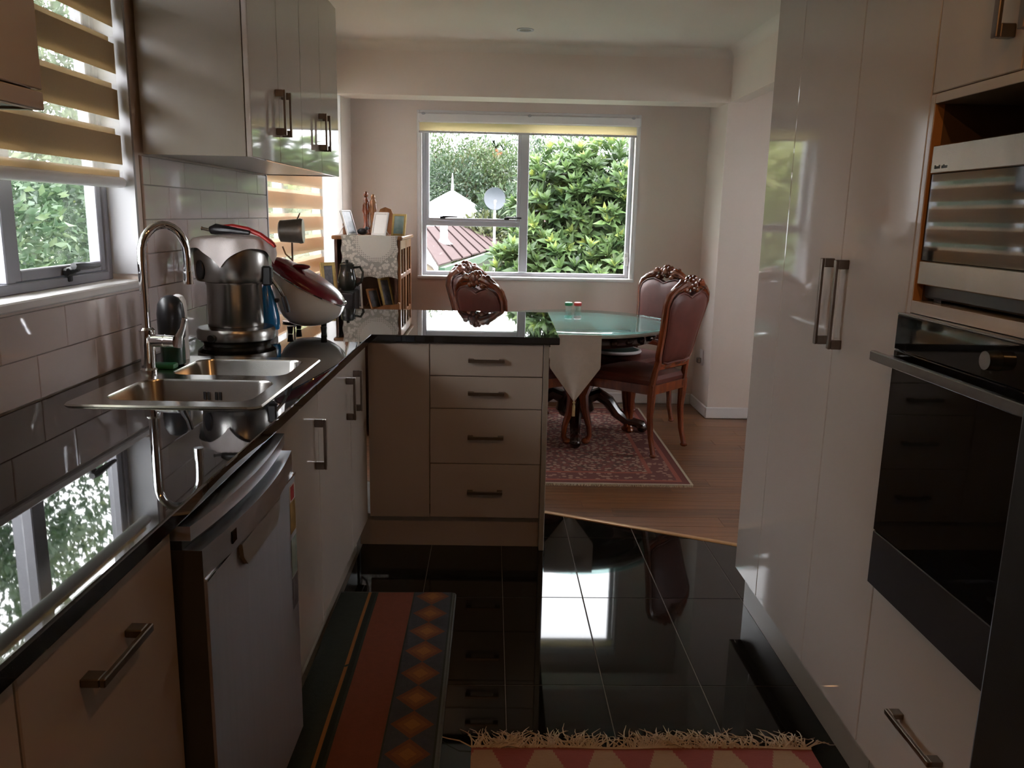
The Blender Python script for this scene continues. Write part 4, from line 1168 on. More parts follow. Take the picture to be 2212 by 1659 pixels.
# ================================================================== CHAIRS
def chair_parts():
    out = {}
    # seat frame and cushion
    fp = [(-.23, .235), (-.12, .262), (0, .27), (.12, .262), (.23, .235), (.245, .20), (.20, -.225), (-.20, -.225), (-.245, .20)]
    out['seat_frame'] = (MB().prism(fp, .385, .440).tube([(-.235, .238, .392), (-.12, .266, .380), (0, .275, .366), (.12, .266, .380), (.235, .238, .392)], .014, 8), 'mahogany')
    def scl(k): return [(p[0] * k, p[1] * k) for p in fp]
    cu = MB().loft([[(p[0], p[1], .4405) for p in scl(.94)], [(p[0], p[1], .465) for p in scl(.96)], [(p[0], p[1], .487) for p in scl(.90)], [(p[0], p[1], .500) for p in scl(.72)], [(p[0], p[1], .505) for p in scl(.35)]], True, True)
    out['seat'] = (cu, 'leather')
    for sx, nm in ((-1, 'fl'), (1, 'fr')):
        m = MB().tube([(sx * .205, .215, .43), (sx * .222, .235, .385), (sx * .238, .252, .32), (sx * .230, .243, .22), (sx * .212, .220, .12), (sx * .208, .216, .055), (sx * .220, .228, .02)], [.034, .040, .036, .026, .019, .017, .022], 10)
        m.ball((sx * .224, .233, .021), (.027, .030, .021), 10, 6).ball((sx * .232, .255, .355), (.028, .022, .034), 8, 6)
        out['leg_' + nm] = (m, 'mahogany')
        m = MB().tube([(sx * .178, -.205, .445), (sx * .178, -.205, .38), (sx * .176, -.200, .25), (sx * .177, -.212, .12), (sx * .180, -.235, .03), (sx * .181, -.238, .012)], [.026, .027, .020, .017, .016, .019], 10)
        m.ball((sx * .181, -.238, .014), (.021, .024, .0135), 10, 6)
        out['leg_r' + nm] = (m, 'mahogany')
    lean = lambda z: -.205 - max(0, z - .45) * .20
    # shield-shaped frame
    half = [(0, .565), (.10, .560), (.160, .575), (.178, .62), (.186, .70), (.200, .80), (.218, .88), (.226, .93), (.212, .975), (.170, 1.005), (.11, 1.018), (.05, 1.030)]
    ring = half + [(0, 1.034)] + [(-x, z) for x, z in half[:0:-1]]
    fr = MB().tube([(x, lean(z), z) for x, z in ring], .021, 8, closed=True, up=(0, 1, 0))
    for sx in (-1, 1):
        fr.tube([(sx * .178, lean(.44), .435), (sx * .172, lean(.52), .52), (sx * .165, lean(.58), .585)], [.024, .020, .020], 8)
    out['back_frame'] = (fr, 'mahogany')
    inner = [(x * .93, .575 + (z - .575) * .93 + .006) for x, z in ring]
    # make the top of the pad heart-like (dipping at the centre)
    inner = [(x, z - (.045 * max(0, 1 - abs(x) / .10) if z > .95 else 0)) for x, z in inner]
    def pad(sgn):
        cx, cz = 0, .79
        L_ = []
        for k, d in ((1.0, .004), (.985, .018), (.93, .028), (.75, .036), (.4, .040)):
            L_.append([(x * k, lean(cz + (z - cz) * k) + sgn * d, cz + (z - cz) * k) for x, z in inner])
        return L_
    pb = MB().loft(pad(1), True, True); out['back_pad'] = (pb, 'leather')
    pr = MB().loft(pad(-1), True, True); out['back_panel'] = (pr, 'leather')
    piping = MB().tube([(x * .985, lean(z) + .020, z) for x, z in inner], .006, 6, closed=True, up=(0, 1, 0)).tube([(x * .985, lean(z) - .020, z) for x, z in inner], .006, 6, closed=True, up=(0, 1, 0))
    out['piping'] = (piping, 'leather')
    cr = MB()
    for sgn in (1, -1):
        zc = 1.045
        cr.ball((0, lean(zc) + sgn * .018, zc), (.030, .020, .030), 10, 8)
        for k in range(6):
            a = 2 * pi * k / 6 + .3
            cr.ball((.033 * cos(a), lean(zc) + sgn * .012, zc + .030 * sin(a)), (.021, .018, .019), 8, 6)
        for sx in (-1, 1):
            pts = [(sx * .05, lean(1.04) + sgn * .014, 1.040), (sx * .085, lean(1.045) + sgn * .016, 1.043), (sx * .12, lean(1.03) + sgn * .014, 1.030), (sx * .165, lean(1.01) + sgn * .012, 1.010), (sx * .205, lean(.98) + sgn * .010, .980)]
            cr.tube(pts, [.016, .022, .017, .014, .007], 8)
            cr.ball((sx * .085, lean(1.05) + sgn * .016, 1.058), (.022, .014, .013), 8, 6)
            cr.ball((sx * .135, lean(1.02) + sgn * .018, 1.022), (.022, .012, .014), 8, 6)
            cr.ball((sx * .060, lean(1.0) + sgn * .014, 1.005), (.026, .014, .018), 8, 6)
    out['crest'] = (cr, 'mahogany')
    out['stretcher_rail'] = (MB().box(-.165, .165, lean(.545) - .013, lean(.545) + .013, .528, .566, .006), 'mahogany')
    return out
CH = {k: v[0].mesh(k, v[1]) for k, v in chair_parts().items()}
def chair(label, bx, by, tx, ty):
    d = Vector((tx - bx, ty - by, 0)).normalized()
    o = (bx + d.x * .225, by + d.y * .225, RUG if True else 0)
    rz = math.atan2(d.y, d.x) - pi / 2
    T = Thing('dining_chair', label, 'chair', (o[0], o[1], RUG), group='carved dining chairs around the glass table', rz=rz)
    for k, me in CH.items():
        nm = 'leg' if k.startswith('leg') else k
        T.obj(nm, me, (0, 0, 0))
    return T
chair('carved red-brown dining chair nearest the passage, its leather back turned to the kitchen', 1.10, 4.825, .782, 5.123)
chair('carved dining chair right of the window, behind the one nearest the passage', 1.17, 5.72, .66, 5.33)
chair('carved dining chair just behind the peninsula worktop, leather back seen from outside', -.005, 4.86, .35, 5.135)
chair('carved dining chair at the window end, mostly hidden by the chair behind the peninsula', -.10, 5.80, .52, 5.36)
T = Thing('seat_cushion', 'dark green seat cushion with a pale fluffy edge under the glass table', 'cushion', (.85, 5.40, .516))
q = MB()
c_ = (.86, 5.47)
def ang_pt(k, r_, z): a = 2 * pi * k / 28; return (c_[0] + r_ * cos(a), c_[1] + r_ * sin(a), z)
T.part('pad', MB().loft([[ang_pt(k, .13, .518) for k in range(28)], [ang_pt(k, .16, .528) for k in range(28)], [ang_pt(k, .16, .54) for k in range(28)], [ang_pt(k, .12, .556) for k in range(28)]], True, True), P('dark_green_velvet', (.02, .04, .03), .9, var=.2))
T.part('edging', MB().tube([ang_pt(k, .160, .537) for k in range(28)], .011, 8, closed=True), 'towel')

# ================================================================== SIDE CABINET WITH ITS THINGS
CX0, CX1, CY0, CY1, CZ = -1.005, -.583, 5.30, 6.0, 1.275
T = Thing('display_cabinet', 'brown display cabinet with a lattice glass door against the left wall', 'cabinet', ((CX0 + CX1) / 2, 5.65, 0))
b_ = MB().box(CX0, CX0 + .018, CY0, CY1, .08, CZ - .025).box(CX0 + .018, CX1 - .02, CY1 - .018, CY1, .08, CZ - .025).box(CX0 + .018, CX1 - .02, CY0 + .16, CY0 + .178, .80, CZ - .025)
b_.box(CX0 + .018, CX1 - .02, CY0, CY1 - .018, .08, .10).box(CX0 + .018, CX1 - .0205, CY0, CY0 + .016, .10, .765).box(CX1 - .040, CX1 - .0205, CY0, CY0 + .16, .80, CZ - .025)
T.part('carcass', b_, 'cabwood')
T.part('top', MB().box(CX0 - .015, CX1 + .015, CY0 - .02, CY1 + .01, CZ - .0245, CZ, .006), 'oak')
trp = [(CX0, .79), (CX1, .79), (CX1, .850), (CX1 - .10, .842), (CX1 - .17, .815), (CX1 - .24, .815), (CX1 - .30, .842), (CX0, .848)]
sh = T.part('shelf', MB().box(CX0, CX1 - .02, CY0 - .055, CY0 + .158, .793, .811), 'oak')
T.part('shelf_rim', MB().prism(trp, CY0 - .072, CY0 - .056, 'xz').box(CX1 - .019, CX1 - .003, CY0 - .0555, CY0 + .02, .793, .855, .003), 'oak', sh)
for (a, b) in ((CY0 + .004, CY0 + .348), (CY0 + .352, CY1 - .002)):
    m = MB()
    x0, x1 = CX1 - .0195, CX1 - .0005
    m.box(x0, x1, a, a + .035, .10, CZ - .026, .003).box(x0, x1, b - .035, b, .10, CZ - .026, .003)
    m.box(x0, x1, a + .035, b - .035, CZ - .085, CZ - .026, .003).box(x0, x1, a + .035, b - .035, .10, .16, .003)
    m.box(x0, x1, a + .035, b - .035, 1.00, 1.03, .003).box(x0, x1, a + .035, b - .035, .74, .775, .003)
    m.box(x0, x1, (a + b) / 2 - .012, (a + b) / 2 + .012, .16, CZ - .085, .003)
    d = T.part('door', m, 'oak')
    T.part('glass', MB().box(x0 + .006, x0 + .009, a + .03, b - .03, .15, CZ - .08), 'smoke', d)
ft = MB()
for x in (CX0 + .04, CX1 - .05):
    for y in (CY0 + .04, CY1 - .04): ft.box(x - .025, x + .025, y - .025, y + .025, .0008, .08)
T.part('foot', ft, 'cabwood')

def lace(u, v):
    s_ = v * .40
    x = -.955 + .355 * u + .004 * sin(v * 26) * (1 if u > .5 else -1) * (abs(u - .5) * 2) ** 4
    if s_ < .13: return (x, CY0 + .11 - s_, CZ + .0015)
    z = CZ - (s_ - .13) + (.012 * abs(sin(u * pi * 3)) if v > .97 else 0)
    return (x, CY0 - .0235 - .003 * sin(u * 11) * (s_ - .13) * 4, z + .0015)
single('lace_doily', MB().grid(lace, 40, 40), 'lace', 'cream lace cloth hanging over the near side of the display cabinet', 'doily', (-.955, CY0, CZ), angle=60)

def frame(label, c, wdt, hgt, rz, tilt, fm, pm, bw=.014, th=.012, mt=None):
    T = Thing('photo_frame', label, 'photo frame', c, rz=rz)
    R_ = Matrix.Rotation(-tilt, 4, 'X')
    def tr(m): return m.map(lambda x, y, z: tuple(R_ @ Vector((x, y, z))))
    f = MB()
    h2 = wdt / 2
    f.box(-h2, -h2 + bw, 0, th, .0, hgt, .002).box(h2 - bw, h2, 0, th, .0, hgt, .002).box(-h2 + bw, h2 - bw, 0, th, 0, bw, .002).box(-h2 + bw, h2 - bw, 0, th, hgt - bw, hgt, .002)
    o = T.part('border', tr(f), fm, local=True)
    T.part('picture', tr(MB().box(-h2 + bw, h2 - bw, th * .35, th * .6, bw, hgt - bw)), pm, local=True)
    T.part('backing', tr(MB().box(-h2 + .003, h2 - .003, th, th + .004, .003, hgt - .003)), 'black', local=True)
    # strut
    T.part('strut', MB().tube([(0, th + .004 + sin(tilt) * hgt * .6, hgt * .6 * cos(tilt)), (0, th + .012 + sin(tilt) * hgt * .6 + .05, .003)], .003, 5), fm, local=True)
    return T
t0 = CZ + .0035
frame('white card frame standing at the front of the display cabinet top', (-.735, CY0 + .055, t0), .135, .150, radians(-42), radians(12), 'white', 'paper')
frame('gilt frame with a pale teal picture at the right end of the cabinet top', (-.618, CY0 + .16, CZ + .001), .095, .145, radians(-14), radians(14), 'gold', 'teal')
frame('thin silver frame seen edge-on at the left of the cabinet top', (-.90, CY0 + .10, t0), .12, .165, radians(68), radians(18), 'white', 'photo', .010, .010)
ts = .812
frame('silver frame leaning on the left of the cabinet shelf', (-.862, CY0 - .01, ts), .075, .16, radians(22), radians(12), 'white', 'photo', .012)
frame('brown wooden frame in the middle of the cabinet shelf', (-.735, CY0 + .00, ts), .11, .135, radians(58), radians(18), 'oak', 'photo')
frame('tall silver and gilt frame at the right of the cabinet shelf', (-.655, CY0 + .02, ts), .10, .205, radians(52), radians(16), 'gold', 'photo', .016)
T = Thing('figurine', 'slender carved wooden couple standing at the back of the cabinet top', 'figurine', (-.835, 5.70, CZ + .001))
for dx_, h_ in ((-.024, .285), (.024, .268)):
    x_ = -.835 + dx_
    m = MB().lathe([(.027, 0), (.025, .03), (.017, .06), (.020, .11), (.023, .15), (.015, .18), (.023, .21), (.010, .238)], 14, (x_, 5.70, CZ + .008), 1, .8)
    m.ball((x_, 5.70, CZ + h_ - .02), (.016, .016, .022), 10, 8)
    m.tube([(x_ + .016, 5.70, CZ + .205), (x_ + .022, 5.692, CZ + .16), (x_ + .008, 5.684, CZ + .13)], .005, 6).tube([(x_ - .016, 5.70, CZ + .205), (x_ - .022, 5.692, CZ + .16), (x_ - .008, 5.684, CZ + .13)], .005, 6)
    T.part('figure', m, 'oak' if dx_ > 0 else 'mahogany')
T.part('plinth', MB().box(-.885, -.785, 5.675, 5.725, CZ + .001, CZ + .0085, .002), 'mahogany')
single('wooden_plaque', MB().prism([(-.075, 0), (.075, 0), (.070, .12), (.045, .17), (-.005, .185), (-.05, .17), (-.075, .12)], 0, .03, 'xz').map(lambda x, y, z: (x * .8 - .745, y + 5.84 + z * .1, z + CZ + .0012)), 'oak', 'rounded honey-brown wooden plaque at the back of the cabinet top behind the white frame', 'plaque', (-.745, 5.84, CZ))
single('vase', MB().lathe([(.022, 0), (.032, .02), (.034, .07), (.020, .115), (.016, .135), (.022, .15)], 18, (-.768, 5.58, CZ + .001)), 'dkgreen', 'small dark vase behind the white frame on the cabinet', 'vase', (-.768, 5.58, CZ))
single('wooden_box', MB().box(-.985, -.925, 5.50, 5.56, CZ + .001, CZ + .075, .004), 'oak', 'little orange-brown wooden box on the left of the cabinet top', 'box', (-.955, 5.53, CZ))
single('wooden_bird', MB().ball((-.846, 5.44, CZ + .024), (.034, .020, .022), 12, 8).ball((-.817, 5.435, CZ + .044), .013, 8, 6).cyl((-.806, 5.434, CZ + .044), (-.79, 5.432, CZ + .041), .004, .001, 8), 'black', 'tiny dark bird ornament beside the silver frame', 'ornament', (-.846, 5.44, CZ))
# dark stand left of the cabinet shelf with jug and gilt frame
T = Thing('storage_box', 'black box unit in the corner behind the slanted cooker', 'box', (-.93, 5.12, 0))
T.part('body', MB().box(-1.03, -.835, 5.02, 5.20, .001, .945, .006), 'black')
T.part('grille', MB().box(-1.02, -.845, 5.012, 5.0195, .62, .935, .003), 'oven_low')
T = Thing('glass_jug', 'dark smoked glass jug with a curved handle on the black box', 'jug', (-.895, 5.12, .9455))
T.part('body', MB().lathe([(.040, 0), (.055, .02), (.060, .06), (.050, .105), (.042, .14), (.047, .158), (.044, .158), (.040, .14), (.047, .105), (.055, .06), (.0, .012)], 24, (-.895, 5.12, .946), cap=False), 'smoke')
T.part('handle', MB().tube([(-.852, 5.12, 1.085), (-.815, 5.115, 1.09), (-.795, 5.11, 1.06), (-.805, 5.11, 1.00), (-.838, 5.118, .975)], .008, 8), 'smoke')
T.part('lid', MB().lathe([(.038, .159), (.035, .168), (.010, .175), (.010, .185), (.0, .188)], 18, (-.895, 5.12, .946)), 'smoke')
frame('gilt striped frame standing behind the red-lidded cooker', (-.985, 5.045, .9455), .10, .175, radians(38), radians(10), 'gold', 'photo', .022, .016)
T = Thing('wall_socket', 'white wall socket with a plug low on the wall stub', 'socket', (1.58, 5.97, .40))
T.part('plate', MB().box(1.576, 1.5845, 5.93, 6.01, .355, .47, .003), 'white'); T.part('plug', MB().box(1.545, 1.5755, 5.95, 5.99, .37, .41, .006), 'handle')

# ================================================================== OUTSIDE
rng = np.random.default_rng(5)
def leaf_basis(d, rng_):
    """orthonormal frames with given leaf directions d (n,3)"""
    up = rng_.normal(size=d.shape); s = np.cross(d, up); s /= np.linalg.norm(s, axis=1)[:, None]
    nrm = np.cross(s, d)
    return s, nrm
def leaves_mesh(name, P_, D_, L_, Wd, tone, mat, side=None):
    """leaf = folded blade of 4 triangles: base, left, right, tip, on P with direction D"""
    n = len(P_)
    if side is None: s, nr = leaf_basis(D_, rng)
    else: s, nr = side
    L_ = L_[:, None]; Wd = Wd[:, None]
    v = np.empty((n, 5, 3))
    v[:, 0] = P_; v[:, 4] = P_ + D_ * L_ - nr * L_ * .18
    mid = P_ + D_ * L_ * .5
    v[:, 2] = mid - nr * Wd * .10
    v[:, 1] = mid + s * Wd * .5 + nr * Wd * .18; v[:, 3] = mid - s * Wd * .5 + nr * Wd * .18
    idx = np.arange(n)[:, None] * 5
    f = np.concatenate([idx + np.array([0, 1, 2]), idx + np.array([1, 4, 2]), idx + np.array([0, 2, 3]), idx + np.array([2, 4, 3])], 1).reshape(-1)
    me = bpy.data.meshes.new(name)
    me.vertices.add(n * 5); me.vertices.foreach_set('co', v.reshape(-1))
    nf = n * 4
    me.loops.add(nf * 3); me.loops.foreach_set('vertex_index', f.astype(np.int32))
    me.polygons.add(nf); me.polygons.foreach_set('loop_start', np.arange(nf, dtype=np.int32) * 3)
    me.update(calc_edges=True)
    at = me.attributes.new('tone', 'FLOAT', 'POINT'); at.data.foreach_set('value', np.repeat(tone, 5).astype(np.float32))
    me.materials.append(M[mat])
    return me
def unit(n):
    d = rng.normal(size=(n, 3)); return d / np.linalg.norm(d, axis=1)[:, None]
def blob_points(blobs, n, inner=.35):
    vol = np.array([b[3] * b[4] * b[5] for b in blobs]) ** .67
    pick = rng.choice(len(blobs), n, p=vol / vol.sum())
    d = unit(n); rad = 1 - inner * rng.random(n) ** 1.6 + rng.normal(0, .035, n)
    B = np.array(blobs)[pick]
    return B[:, :3] + d * rad[:, None] * B[:, 3:6], d, rad
def tree(label, blobs, n, size, mat, trunk, name='tree', tone_mean=.35, group=None, wfac=.45, up=.35):
    bx_ = trunk[0]
    T = Thing(name, label, 'shrub' if name == 'shrub' else 'tree', trunk[0], group=group)
    p, d, rad = blob_points(blobs, n)
    D_ = d * .7 + rng.normal(0, .55, (n, 3)) + np.array([0, 0, up]); D_ /= np.linalg.norm(D_, axis=1)[:, None]
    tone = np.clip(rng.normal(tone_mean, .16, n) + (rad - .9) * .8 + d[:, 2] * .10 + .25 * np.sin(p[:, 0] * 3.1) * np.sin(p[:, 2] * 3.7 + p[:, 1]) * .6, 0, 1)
    L_ = size * rng.uniform(.7, 1.3, n)
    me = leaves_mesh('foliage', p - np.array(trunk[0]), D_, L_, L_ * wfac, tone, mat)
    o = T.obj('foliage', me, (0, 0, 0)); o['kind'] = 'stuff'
    m = MB()
    pts = [trunk[0]] + trunk[1]
    r0 = trunk[2]
    m.tube(pts, [r0 * (1 - .5 * i / (len(pts) - 1)) for i in range(len(pts))], 8)
    top = Vector(pts[-1]); lowp = Vector(pts[max(0, len(pts) - 2)])
    for b in blobs[:10]:
        e = Vector(b[:3]); md = lowp.lerp(e, .5) + Vector((0, 0, -.1))
        m.tube([tuple(lowp), tuple(md), tuple(e)], [r0 * .5, r0 * .35, r0 * .15], 6)
    T.part('trunk', m, 'bark')
    return T
# ground, falling away behind the house and rising to the far hill
def gz(x, y):
    near = -1.9
    if y < 24: return near + (-.5 if y > 10 else 0)
    t = (y - 24) / 60
    return near - .5 + 6.2 * (t ** .9) + .5 * sin(x * .15)
def ground(u, v):
    x = -70 + 130 * u; y = -6 + 96 * v
    return (x, y, gz(x, y))
single('ground', MB().grid(ground, 40, 60), 'ground', 'sloping green ground beyond the windows rising to a far hillside', 'ground', (0, 20, -2), kind='structure')

# big-leaved loquat shrub just outside the dining window
LB = [(1.75, 9.7, .95, 1.45, .95, 1.32), (.80, 9.45, 1.35, .50, .55, .80), (1.30, 9.35, 1.55, .55, .5, .70), (.42, 9.2, .55, .50, .42, .70), (.22, 9.25, .62, .34, .3, .5), (.85, 9.5, 1.55, .6, .5, .62), (.95, 9.0, .55, .6, .45, .62), (1.5, 9.05, .75, .5, .45, .6), (2.2, 9.4, 1.6, .6, .6, .72)]
T = Thing('loquat_shrub', 'tall glossy large-leaved shrub filling the right pane of the dining window', 'shrub', (1.5, 9.7, -2.4))
org = np.array([1.5, 9.7, -2.4])
nr = 2000
p, d, rad = blob_points(LB, nr, .45)
ax = d * .75 + np.array([0, -.25, .75]) + rng.normal(0, .2, (nr, 3)); ax /= np.linalg.norm(ax, axis=1)[:, None]
PP = []; DD = []; LL = []; TT = []; S1 = []; S2 = []; RO = []
for i in range(nr):
    a = ax[i]; t1 = np.cross(a, [.31, .83, .46]); t1 /= np.linalg.norm(t1); t2 = np.cross(a, t1)
    m = int(rng.integers(9, 13)); young = max(0., rng.normal(.1, .25)) if rad[i] > .9 else 0
    for k in range(m):
        ph = k * 2.399 + rng.normal(0, .15); el = .15 + .95 * (k / m) + rng.normal(0, .1)   # inner leaves upright, outer spreading
        rdir = t1 * cos(ph) + t2 * sin(ph)
        dd_ = a * cos(el) + rdir * sin(el); nn_ = a * sin(el) - rdir * cos(el)
        PP.append(p[i] + a * .03 * (1 - k / m)); DD.append(dd_); S1.append(np.cross(nn_, dd_)); S2.append(nn_)
        LL.append((.10 + .10 * k / m) * rng.uniform(.85, 1.15)); RO.append(i)
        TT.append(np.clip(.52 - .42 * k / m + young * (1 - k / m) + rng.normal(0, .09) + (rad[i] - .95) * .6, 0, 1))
PP = np.array(PP); DD = np.array(DD); LL = np.array(LL); TT = np.array(TT); S1 = np.array(S1); S2 = np.array(S2); RO = np.array(RO)
# the rosettes facing the window most closely become single leaves
facing = -p[:, 1] + 0.0 * p[:, 2]
vis = (p[:, 0] > p[:, 1] * .038) & (p[:, 0] < p[:, 1] * .165) & (p[:, 2] > .8) & (p[:, 2] < 2.1)
order = np.argsort(np.where(vis, p[:, 1], 99))
front = set(order[:26].tolist())
isf = np.array([r in front for r in RO])
o = T.obj('foliage', leaves_mesh('foliage', PP[~isf] - org, DD[~isf], LL[~isf], LL[~isf] * .36, TT[~isf], 'loquat', (S1[~isf], S2[~isf])), (0, 0, 0)); o['kind'] = 'stuff'
NT = 5
protos = []
for k in range(NT):
    protos.append(leaves_mesh('leaf', np.zeros((1, 3)), np.array([[1., 0, 0]]), np.array([1.]), np.array([.36]), np.array([k / (NT - 1)]), 'loquat', (np.array([[0, 1., 0]]), np.array([[0, 0, 1.]]))))
cnt = 0
for i in np.where(isf)[0]:
    if cnt >= 296: break
    cnt += 1
    lf = bpy.data.objects.new('leaf', protos[int(round(TT[i] * (NT - 1)))]); COL.objects.link(lf); lf.parent = T.e
    s_ = LL[i]
    mt = Matrix((( *(DD[i] * s_),), (*(S1[i] * s_),), (*(S2[i] * s_),))).transposed().to_4x4()
    mt.translation = Vector(PP[i] - org); lf.matrix_local = mt
m = MB().tube([(1.5, 9.7, -2.4), (1.5, 9.7, -1.0), (1.45, 9.65, .2), (1.5, 9.65, .9)], [.11, .09, .07, .04], 8)
for b in LB: m.tube([(1.46, 9.66, 0.0), ((1.46 + b[0]) / 2, 9.6, b[2] * .45), (b[0], b[1], b[2])], [.05, .035, .015], 6)
T.part('trunk', m, 'bark')

# hedge trees outside the kitchen window
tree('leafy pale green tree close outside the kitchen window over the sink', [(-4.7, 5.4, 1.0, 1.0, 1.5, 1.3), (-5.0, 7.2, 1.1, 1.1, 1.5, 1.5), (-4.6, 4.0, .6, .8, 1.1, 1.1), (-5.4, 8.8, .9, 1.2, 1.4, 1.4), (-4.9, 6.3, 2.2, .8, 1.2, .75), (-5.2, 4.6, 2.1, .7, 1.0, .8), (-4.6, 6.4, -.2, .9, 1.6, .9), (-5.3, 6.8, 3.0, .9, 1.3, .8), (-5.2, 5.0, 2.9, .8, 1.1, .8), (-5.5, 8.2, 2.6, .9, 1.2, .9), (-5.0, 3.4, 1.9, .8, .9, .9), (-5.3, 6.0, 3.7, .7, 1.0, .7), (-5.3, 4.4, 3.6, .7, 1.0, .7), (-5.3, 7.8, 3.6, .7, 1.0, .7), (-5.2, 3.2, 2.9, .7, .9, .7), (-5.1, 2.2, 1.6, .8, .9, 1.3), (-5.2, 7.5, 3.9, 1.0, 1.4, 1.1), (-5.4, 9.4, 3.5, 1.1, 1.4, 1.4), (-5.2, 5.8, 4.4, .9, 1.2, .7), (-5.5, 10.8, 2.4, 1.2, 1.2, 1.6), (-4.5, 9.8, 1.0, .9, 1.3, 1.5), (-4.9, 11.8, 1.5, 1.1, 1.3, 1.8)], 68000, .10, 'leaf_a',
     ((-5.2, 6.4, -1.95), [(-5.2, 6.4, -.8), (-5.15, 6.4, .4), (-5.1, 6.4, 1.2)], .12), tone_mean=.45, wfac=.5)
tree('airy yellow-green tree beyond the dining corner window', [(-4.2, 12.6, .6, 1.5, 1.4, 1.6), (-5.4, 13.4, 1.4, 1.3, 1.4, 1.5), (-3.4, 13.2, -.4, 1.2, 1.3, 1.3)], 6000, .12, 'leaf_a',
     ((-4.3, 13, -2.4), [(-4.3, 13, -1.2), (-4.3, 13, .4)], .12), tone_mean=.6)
fl_ = MB()
for k in range(5):
    a = 2 * pi * k / 5
    fl_.ball((.03 * cos(a), 0.01, .03 * sin(a)), (.026, .010, .020), 8, 6)
fm_ = fl_.mesh('flower', 'orange')
# hill trees
hill = [  # x, y, base z, height, radius, material, label
    (-3.7, 44, .6, 4.4, 1.8, 'leaf_b', 'bright green round tree at the left edge of the hillside'),
    (-1.9, 41, .2, 3.4, 1.5, 'leaf_d', 'dark green tree low on the hillside behind the white canopy'),
    (-1.9, 44, .6, 4.2, 1.7, 'leaf_b', 'tall mid-green tree high on the hillside left of the palm'),
    (-.75, 43, .1, 3.9, 1.4, 'leaf_c', 'olive green tree in the middle of the hillside'),
    (.35, 42, .3, 3.9, 1.4, 'leaf_b', 'green tree on the hillside beside the window mullion'),
    (.45, 27.6, -1.2, 2.9, .8, 'leaf_d', 'dark bushy tree behind the satellite dish'),
    (-.25, 27, -1.5, 2.4, .9, 'leaf_c', 'pale olive shrub tree just behind the satellite dish'),
    (1.95, 44, .3, 4.2, 1.6, 'leaf_b', 'green hillside tree partly behind the large-leaved shrub'),
    (3.0, 40, .3, 4.2, 1.7, 'leaf_d', 'dark hillside tree behind the top of the large-leaved shrub'),
    (4.8, 38, .0, 4.8, 1.7, 'leaf_b', 'hillside tree behind the right edge of the dining window'),
    (-4.6, 40, .2, 4.0, 1.9, 'leaf_d', 'dark hillside tree hidden left of the dining window'),
    (-.9, 52, 1.8, 3.6, 1.5, 'leaf_d', 'far bluish green tree on the hill crest'),
    (1.9, 54, 2.0, 3.9, 1.7, 'leaf_d', 'far dark tree on the crest right of the mullion'),
    (-6.8, 34, -.4, 4.6, 1.9, 'leaf_b', 'green tree on the hillside well left of the dining window view'),
    (-9.6, 37, .0, 5.0, 2.1, 'leaf_c', 'olive tree on the hillside far left outside the window view'),
    (-12.6, 35, -.3, 5.0, 2.1, 'leaf_b', 'broad green tree on the hillside farther left'),
    (-15.8, 38, .1, 5.2, 2.3, 'leaf_c', 'olive broad tree at the far left of the hillside'),
    (-8.0, 27, -1.6, 4.4, 1.6, 'leaf_b', 'bright tree at the foot of the hillside on the left'),
    (-11.5, 28, -1.6, 4.6, 1.9, 'leaf_c', 'olive tree at the foot of the hillside on the far left'),
    (-3.6, 54, 1.8, 3.0, 1.6, 'leaf_c', 'far olive tree on the crest at the left'),
]
for (x, y, z, h, r_, mt, lab) in hill:
    h *= 1.28; r_ *= 1.1
    bl = [(x, y, z + h * .55, r_, r_, h * .42)]
    for k in range(5):
        a = 2 * pi * k / 5 + x
        bl.append((x + r_ * .6 * cos(a), y + r_ * .6 * sin(a), z + h * (.42 + .3 * ((k * 7) % 5) / 5), r_ * .6, r_ * .6, h * .24))
    base_z = gz(x, y) + .0
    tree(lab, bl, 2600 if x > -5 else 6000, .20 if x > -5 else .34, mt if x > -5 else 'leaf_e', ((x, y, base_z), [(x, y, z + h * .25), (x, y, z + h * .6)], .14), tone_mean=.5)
# a palm with orange fruit near the crest
T = Thing('palm_tree', 'small palm with a hanging orange fruit cluster high on the hillside', 'tree', (.15, 46, gz(.15, 46)))
tp = Vector((.15, 46, 5.0))
T.part('trunk', MB().tube([(.15, 46, gz(.15, 46)), (.12, 46, 3.0), tuple(tp)], [.16, .13, .12], 8), 'bark')
pf = MB()
for k in range(16):
    a = 2 * pi * k / 16; d = Vector((cos(a), sin(a), 0))
    up_ = .5 + .5 * ((k * 5) % 7) / 7
    pts = [tp, tp + d * .35 + Vector((0, 0, .40 * up_)), tp + d * .8 + Vector((0, 0, .35 * up_)), tp + d * 1.15 + Vector((0, 0, -.15 + .2 * up_))]
    pf.tube([tuple(q) for q in pts], [.03, .10, .08, .01], 4, flat=.2)
T.part('frond', pf, 'leaf_b', kind='stuff')
ob = MB()
for k in range(16): ob.ball((tp.x + rng.uniform(-.3, .3), tp.y - .3, tp.z - .30 + rng.uniform(-.2, .2)), .07, 7, 5)
T.part('fruit', ob, 'orange_dull', kind='stuff')

